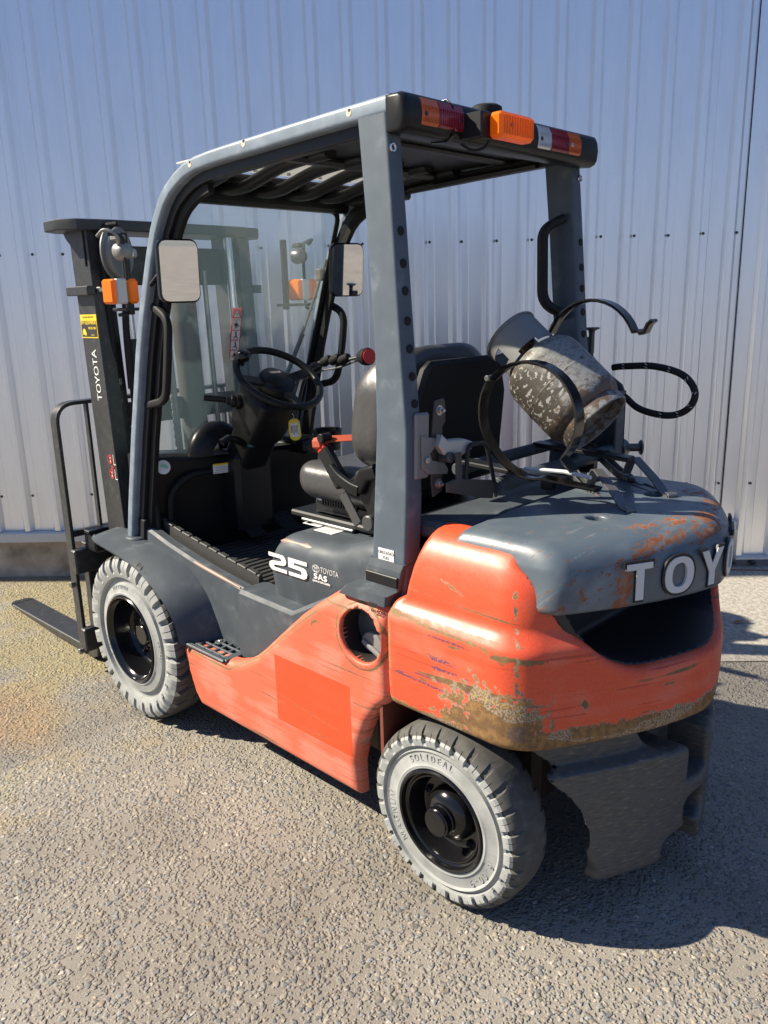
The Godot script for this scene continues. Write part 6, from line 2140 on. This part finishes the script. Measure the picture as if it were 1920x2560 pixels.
	for z in [0.14, -0.24]:
		var sd := Sh.new()
		sd.bar(Vector3(1.36, 1.155, z), Vector3(1.70, 1.140, z), 0.05, 0.014, Vector3.UP, 0.003)
		obj("saddle", sd, M.blackpaint, B)
	var cl := Sh.new()
	cl.tube(v3([[1.55, 1.150, 0.105], [1.66, 1.148, 0.07], [1.75, 1.146, 0.085]]), 0.006, 8)
	obj("worn_edge", cl, M.letter, B)
	# legs from the rails down to the cover
	var lg := Sh.new()
	lg.box(Vector3(1.50, 1.075, -0.10), Vector3(0.04, 0.06, 0.03), 0.003)
	lg.box(Vector3(1.40, 1.09, -0.42), Vector3(0.16, 0.10, 0.03), 0.003)
	obj("bracket_leg", lg, M.blackpaint, B)
	# two over-centre latches lying on the cover
	for q in [[Vector3(1.522, 1.098, -0.185), Vector3(1.850, 1.066, 0.055)], [Vector3(1.522, 1.102, -0.395), Vector3(1.862, 1.066, -0.165)]]:
		over_centre(B, q[0], q[1])
	# braided hose looping out behind the bottle
	var hs := Sh.new()
	hs.tube(curve(v3([[1.56, 1.40, -0.36], [1.60, 1.405, -0.36], [1.70, 1.408, -0.36], [1.79, 1.385, -0.36], [1.83, 1.335, -0.36], [1.81, 1.285, -0.36], [1.75, 1.262, -0.36], [1.66, 1.275, -0.36], [1.60, 1.31, -0.37]]), 8), 0.0105, 14)
	var H := obj("gas_hose", hs, M.rubber, B, 60)
	var fk := Sh.new()
	var hp := curve(v3([[1.60, 1.405, -0.36], [1.70, 1.408, -0.36], [1.79, 1.385, -0.36], [1.83, 1.335, -0.36], [1.81, 1.285, -0.36], [1.75, 1.262, -0.36], [1.66, 1.275, -0.36]]), 4)
	for i in hp.size() - 1:
		var t: Vector3 = (hp[i + 1] - hp[i]).normalized()
		var rad := t.cross(Vector3(0, 0, 1))
		for a in ([0.3, 1.2] if i % 3 == 0 else []):
			var o: Vector3 = rad * sin(a - 0.8) + Vector3(0, 0, 1) * cos(a - 0.8)
			fk.bar(hp[i] + o * 0.0105 - t * 0.004 - rad * 0.002, hp[i] + o * 0.0105 + t * 0.004 + rad * 0.002, 0.0018, 0.001, o, 0.0)
	obj("hose_fleck", fk, M.letter, H)

# strap whose flat side looks away from a centre
func strap(s: Sh, path: Array, sec: Array, c: Vector3) -> void:
	var rings := []
	var n := path.size()
	for i in n:
		var t: Vector3 = (path[mini(i + 1, n - 1)] - path[maxi(i - 1, 0)]).normalized()
		var sd := Vector3(0, 0, 1)
		var up := sd.cross(t).normalized() * -1.0
		if i == 0: pass
		var ring := []
		for p in sec: ring.append(path[i] + sd * p.x - up * -p.y)
		rings.append(ring)
	# clockwise paths give up outward; loft wants rings counter-clockwise about the way of travel
	var a: Vector3 = rings[0][1] - rings[0][0]
	var b: Vector3 = rings[0][2] - rings[0][1]
	var tt: Vector3 = (path[1] - path[0]).normalized()
	if a.cross(b).dot(tt) < 0:
		for r in rings: r.reverse()
	s.loft(rings)

func over_centre(B: Node, a: Vector3, e: Vector3) -> void:
	var dir := (e - a).normalized()
	var side := dir.cross(Vector3.UP).normalized()
	var P := func(t: float, h: float) -> Vector3: return a + (e - a) * t + Vector3(0, h, 0)
	var s := Sh.new()
	s.cyl(a - side * 0.020, a + side * 0.020, 0.012, 14, 0.002)
	for k in [-1.0, 1.0]:
		s.sweep(curve([P.call(0.0, 0.0) + side * 0.014 * k, P.call(0.12, -0.010) + side * 0.013 * k, P.call(0.28, -0.020) + side * 0.012 * k, P.call(0.42, -0.022) + side * 0.012 * k], 4), Sh.rrect(0.006, 0.024, 0.002), false, Vector3.UP)
	s.bar(P.call(0.30, -0.022), P.call(0.44, -0.022), 0.026, 0.020, Vector3.UP, 0.003)
	var L := obj("over_centre_latch", s, M.steel, B, 45)
	var pin := Sh.new()
	pin.cyl(a - side * 0.023, a + side * 0.023, 0.0085, 14, 0.002)
	obj("pin", pin, M.zinc, L)
	# long flat lever, cranked, with a hooked end
	var lv := Sh.new()
	lv.sweep(rounded([P.call(0.38, -0.008), P.call(0.46, 0.048), P.call(0.50, 0.054), P.call(0.80, 0.020), P.call(0.93, -0.004), P.call(1.02, -0.002)], 0.02, 4), Sh.rrect(0.030, 0.005, 0.001), false, Vector3.UP)
	lv.sweep(rounded([P.call(0.93, -0.004), P.call(1.03, -0.010), P.call(1.04, 0.006), P.call(0.995, 0.008)], 0.010, 4), Sh.rrect(0.030, 0.004, 0.001), false, Vector3.ZERO)
	obj("latch_lever", lv, mat(lin(0.14, 0.14, 0.14), 0.38, 0.6), L, 40)
	var rod := Sh.new()
	rod.cyl(P.call(0.42, -0.020), P.call(0.58, -0.022), 0.0052, 10)
	rod.cyl(P.call(0.46, -0.020), P.call(0.485, -0.020), 0.010, 6, 0.001)
	obj("threaded_rod", rod, M.brown, L)
	var bl := Sh.new()
	bl.tube(rounded([P.call(0.58, -0.022) - side * 0.001, P.call(0.56, -0.022) + side * 0.022, P.call(0.84, -0.012) + side * 0.018, P.call(0.84, -0.012) - side * 0.018, P.call(0.56, -0.022) - side * 0.022, P.call(0.575, -0.022) - side * 0.004], 0.010, 4), 0.0042, 8)
	obj("wire_bail", bl, M.steel, L, 60)

# ---------------------------------------------------------------- gas bottle
func gas_bottle() -> void:
	var axis := Vector3(-0.768, 0.639, 0.026).normalized()      # from the foot towards the valve
	var foot := Vector3(1.655, 1.258, -0.11)
	var o := thing("gas_bottle", "scuffed grey steel gas bottle tipped over on the bracket behind the seat", "gas bottle", foot)
	var y := axis
	var z := Vector3(0, 0, 1)
	var x := y.cross(z).normalized()
	z = x.cross(y)
	o.transform = Transform3D(Basis(x, y, z), foot)
	var m := bottle_paint(640, 512)
	var body := Sh.new()
	body.lathe(v2([[0.0, 0.036], [0.07, 0.034], [0.098, 0.034], [0.112, 0.042], [0.121, 0.058], [0.125, 0.078], [0.1255, 0.148], [0.127, 0.152], [0.1255, 0.156], [0.125, 0.230], [0.120, 0.252], [0.108, 0.270], [0.088, 0.282], [0.060, 0.289], [0.0, 0.292]]), 56)
	obj("body", body, m, o, 40)
	var fr := Sh.new()
	fr.lathe(v2([[0.098, 0.040], [0.104, 0.040], [0.108, 0.030], [0.109, 0.004], [0.106, 0.0], [0.102, 0.002], [0.102, 0.034]]), 48)
	obj("foot_ring", fr, m, o, 40)
	# collar with hand holes: an upright band broken by openings
	var co := Sh.new()
	var R := 0.086
	for i in 72:
		var a0 := TAU * i / 72
		var a1 := TAU * (i + 1) / 72
		var mid := rad_to_deg((a0 + a1) / 2)
		var spans := [[0.292, 0.392]]
		# hand holes and slots at the foot of the band
		if (mid > 205 and mid < 262) or (mid > 20 and mid < 85): spans = [[0.292, 0.312], [0.362, 0.392]]
		elif (mid > 285 and mid < 330) or (mid > 110 and mid < 170): spans = [[0.304, 0.392]]
		for s in spans:
			for side in 2:
				var r := R + (0.0016 if side else -0.0016)
				var A := Vector3(r * cos(a0), s[0], -r * sin(a0))
				var Bv := Vector3(r * cos(a1), s[0], -r * sin(a1))
				var Cv := Vector3(r * cos(a1), s[1], -r * sin(a1))
				var Dv := Vector3(r * cos(a0), s[1], -r * sin(a0))
				if side: co.quad(A, Bv, Cv, Dv)
				else: co.quad(Bv, A, Dv, Cv)
	co.lathe(v2([[R - 0.0045, 0.392], [R + 0.0045, 0.390], [R + 0.0052, 0.396], [R + 0.001, 0.401], [R - 0.0045, 0.397], [R - 0.0045, 0.392]]), 48)
	obj("collar", co, m, o, 40)
	var va := Sh.new()
	va.cyl(Vector3(0, 0.285, 0), Vector3(0, 0.345, 0), 0.016, 14, 0.002)
	va.cyl(Vector3(0, 0.32, 0), Vector3(0.045, 0.32, 0.02), 0.013, 12, 0.002)
	va.lathe(v2([[0.0, 0.345], [0.020, 0.346], [0.023, 0.352], [0.022, 0.362], [0.012, 0.366], [0.0, 0.366]]), 18)
	obj("valve", va, mat(lin(0.16, 0.12, 0.07), 0.45, 0.7), o)

# u runs round the bottle, v up from the foot (0.42 m)
func bottle_paint(w: int, h: int) -> StandardMaterial3D:
	var sx := FastNoiseLite.TYPE_SIMPLEX_SMOOTH
	var A := bytes_tile2(noise(sx, 0.045, 401, 5), w, h)
	var B := bytes_tile2(noise(sx, 0.010, 402, 3), w, h)
	var G := bytes_tile2(noise(sx, 0.16, 403, 3), w, h)
	var R := bytes_tile2(noise(sx, 0.022, 404, 5), w, h)
	var out := PackedByteArray()
	out.resize(w * h * 3)
	var i := 0
	for yy in h:
		var v := 0.42 * yy / h
		for xx in w:
			var u := float(xx) / w
			var a := A[i] / 255.0
			var b := B[i] / 255.0
			var g := G[i] / 255.0
			var r := R[i] / 255.0
			# worn grey-white paint with dark scuffs
			var c := Color(0.50, 0.505, 0.50).lerp(Color(0.40, 0.40, 0.39), clampf((a - 0.45) * 3.0, 0, 1))
			if g > 0.60: c = c.lerp(Color(0.30, 0.285, 0.265), 0.55 * clampf((b - 0.2) * 2.0, 0, 1))
			# one flank burnt to dark steel, with flakes of paint left
			var du := absf(wrapf(u - 0.66, -0.5, 0.5))
			var dk := clampf((0.20 - du + (r - 0.5) * 0.16) * 14.0, 0, 1) * (1.0 if v < 0.27 else 0.25)
			if dk > 0.0:
				var dc := Color(0.215, 0.20, 0.185).lerp(Color(0.31, 0.27, 0.225), clampf((g - 0.4) * 2.0, 0, 1))
				if a > 0.60 and r > 0.44: dc = Color(0.56, 0.56, 0.55)
				c = c.lerp(dc, dk)
			# rust along the foot, the shoulder and the weld
			var ru := 0.55 - absf(v - 0.045) / 0.05 + (r - 0.5) * 2.0
			ru = maxf(ru, 0.20 - absf(v - 0.275) / 0.03 + (r - 0.5) * 2.0)
			ru = maxf(ru, 0.12 - absf(v - 0.152) / 0.012 + (a - 0.5) * 1.6)
			if ru > 0.0: c = c.lerp(Color(0.36, 0.285, 0.225).lerp(Color(0.27, 0.205, 0.16), g), minf(0.8, ru * 3.0))
			out[i * 3] = int(c.r * 255)
			out[i * 3 + 1] = int(c.g * 255)
			out[i * 3 + 2] = int(c.b * 255)
			i += 1
	var m := mat(Color.WHITE, 0.55, 0.1)
	m.albedo_texture = ImageTexture.create_from_image(Image.create_from_data(w, h, false, Image.FORMAT_RGB8, out))
	m.uv1_scale = Vector3(1, 1.0 / 0.42, 1)
	return m
func bytes_tile2(n: FastNoiseLite, w: int, h: int) -> PackedByteArray:
	var im := n.get_seamless_image(w, h)
	im.convert(Image.FORMAT_L8)
	return im.get_data()

# ---------------------------------------------------------------- loose things
func small_things() -> void:
	# key tag hanging from the ignition
	var t := thing("key_tag", "yellow plastic key tag hanging below the steering wheel", "key tag", Vector3(0.335, 1.135, -0.06))
	var n := Vector3(0.78, 0.05, 0.62).normalized()
	var r := Vector3.UP.cross(n).normalized()
	var xf := Transform3D(Basis(r, n.cross(r), n), Vector3()) * Transform3D(Basis(Vector3(0, 0, 1), 0.06), Vector3())
	var s := Sh.new()
	var poly := []
	for p in Sh.rrect(0.046, 0.088, 0.020): poly.append(p)
	s.prism(poly, -0.0015, 0.0015, 0.0006, xf)
	obj("tag_frame", s, mat(lin(0.80, 0.60, 0.02), 0.4), t)
	var w := Sh.new()
	w.T = xf
	w.box(Vector3(0, -0.002, 0.0017), Vector3(0.032, 0.056, 0.0008))
	obj("paper_insert", w, M.white, t)
	var tx := Sh.new()
	tx.T = xf
	for k in 6: tx.box(Vector3(0.011 - 0.0048 * k, -0.002 + 0.002 * (k % 3), 0.0023), Vector3(0.0018 if k < 5 else 0.003, 0.040 - 0.006 * (k % 3), 0.0004))
	obj("print", tx, M.stickerblack, t)
	var rg := Sh.new()
	var ring := []
	for i in 16: ring.append(xf * Vector3(0, 0.048 + 0.011 * cos(TAU * i / 16), 0.011 * sin(TAU * i / 16)))
	rg.tube(ring, 0.0012, 6, true)
	rg.tube([xf * Vector3(0, 0.058, 0), Vector3(-0.02, 0.10, 0.02)], 0.0012, 6)
	obj("key_ring", rg, M.chrome, t)
	# dry leaves, a twig and stones by the shed door
	var brown := mat(lin(0.26, 0.12, 0.06), 0.8)
	var wt := wall_frame()
	var ls := Sh.new()
	ls.sheet([v3([[-0.045, 0.004, 0.0], [-0.045, 0.006, 0.004]]), v3([[-0.015, 0.014, -0.010], [-0.015, 0.010, 0.010]]), v3([[0.02, 0.008, -0.009], [0.02, 0.018, 0.010]]), v3([[0.05, 0.020, 0.0], [0.05, 0.022, 0.003]])], 0.0008)
	var leaf := obj("dry_leaf", ls, brown)
	leaf.transform = Transform3D(wt.basis, Vector3(1.463, 0.004, -1.952))
	tag(leaf, "curled brown dry leaf lying on the pale concrete beside the counterweight", "leaf")
	var tw := Sh.new()
	tw.tube(curve(v3([[-0.16, 0.006, -0.02], [-0.06, 0.008, 0.0], [0.05, 0.006, 0.005], [0.16, 0.012, 0.04]]), 5), 0.0035, 6)
	var twig := obj("twig", tw, brown)
	twig.transform = Transform3D(wt.basis, Vector3(1.198, 0.004, -2.80))
	tag(twig, "thin brown twig lying in front of the shed door", "twig")
	var tw2 := Sh.new()
	tw2.tube(curve(v3([[-0.05, 0.004, 0], [0.0, 0.006, 0.004], [0.06, 0.004, -0.01]]), 4), 0.002, 5)
	var tg2 := obj("twig", tw2, brown)
	tg2.position = Vector3(-1.20, 0, 0.02)
	tag(tg2, "short dry twig on the asphalt to the right of the fork", "twig")
	for q in [[1.16, -2.93, 0.026, "dark angular stone below the shed door, the larger of two"], [1.07, -2.86, 0.018, "small dark stone near the door corner, the smaller of two"]]:
		var st := Sh.new()
		var rng := RandomNumberGenerator.new()
		rng.seed = int(q[2] * 1000)
		var pr := []
		var rad: float = q[2]
		st.lathe([Vector2(0, 0), Vector2(rad, 0.004), Vector2(rad * 0.95, rad * 0.7), Vector2(rad * 0.4, rad * 1.1), Vector2(0, rad * 1.05)], 7)
		for i in st.v.size():
			var p := st.v[i]
			st.v[i] = p * (1.0 + 0.22 * sin(p.x * 170.0 + p.z * 90.0) * cos(p.y * 120.0))
		var so := obj("stone", st, M.darksteel, self, 20)
		so.position = Vector3(q[0], 0.004, q[1])
		tag(so, q[3], "stone", "stones by the shed door")
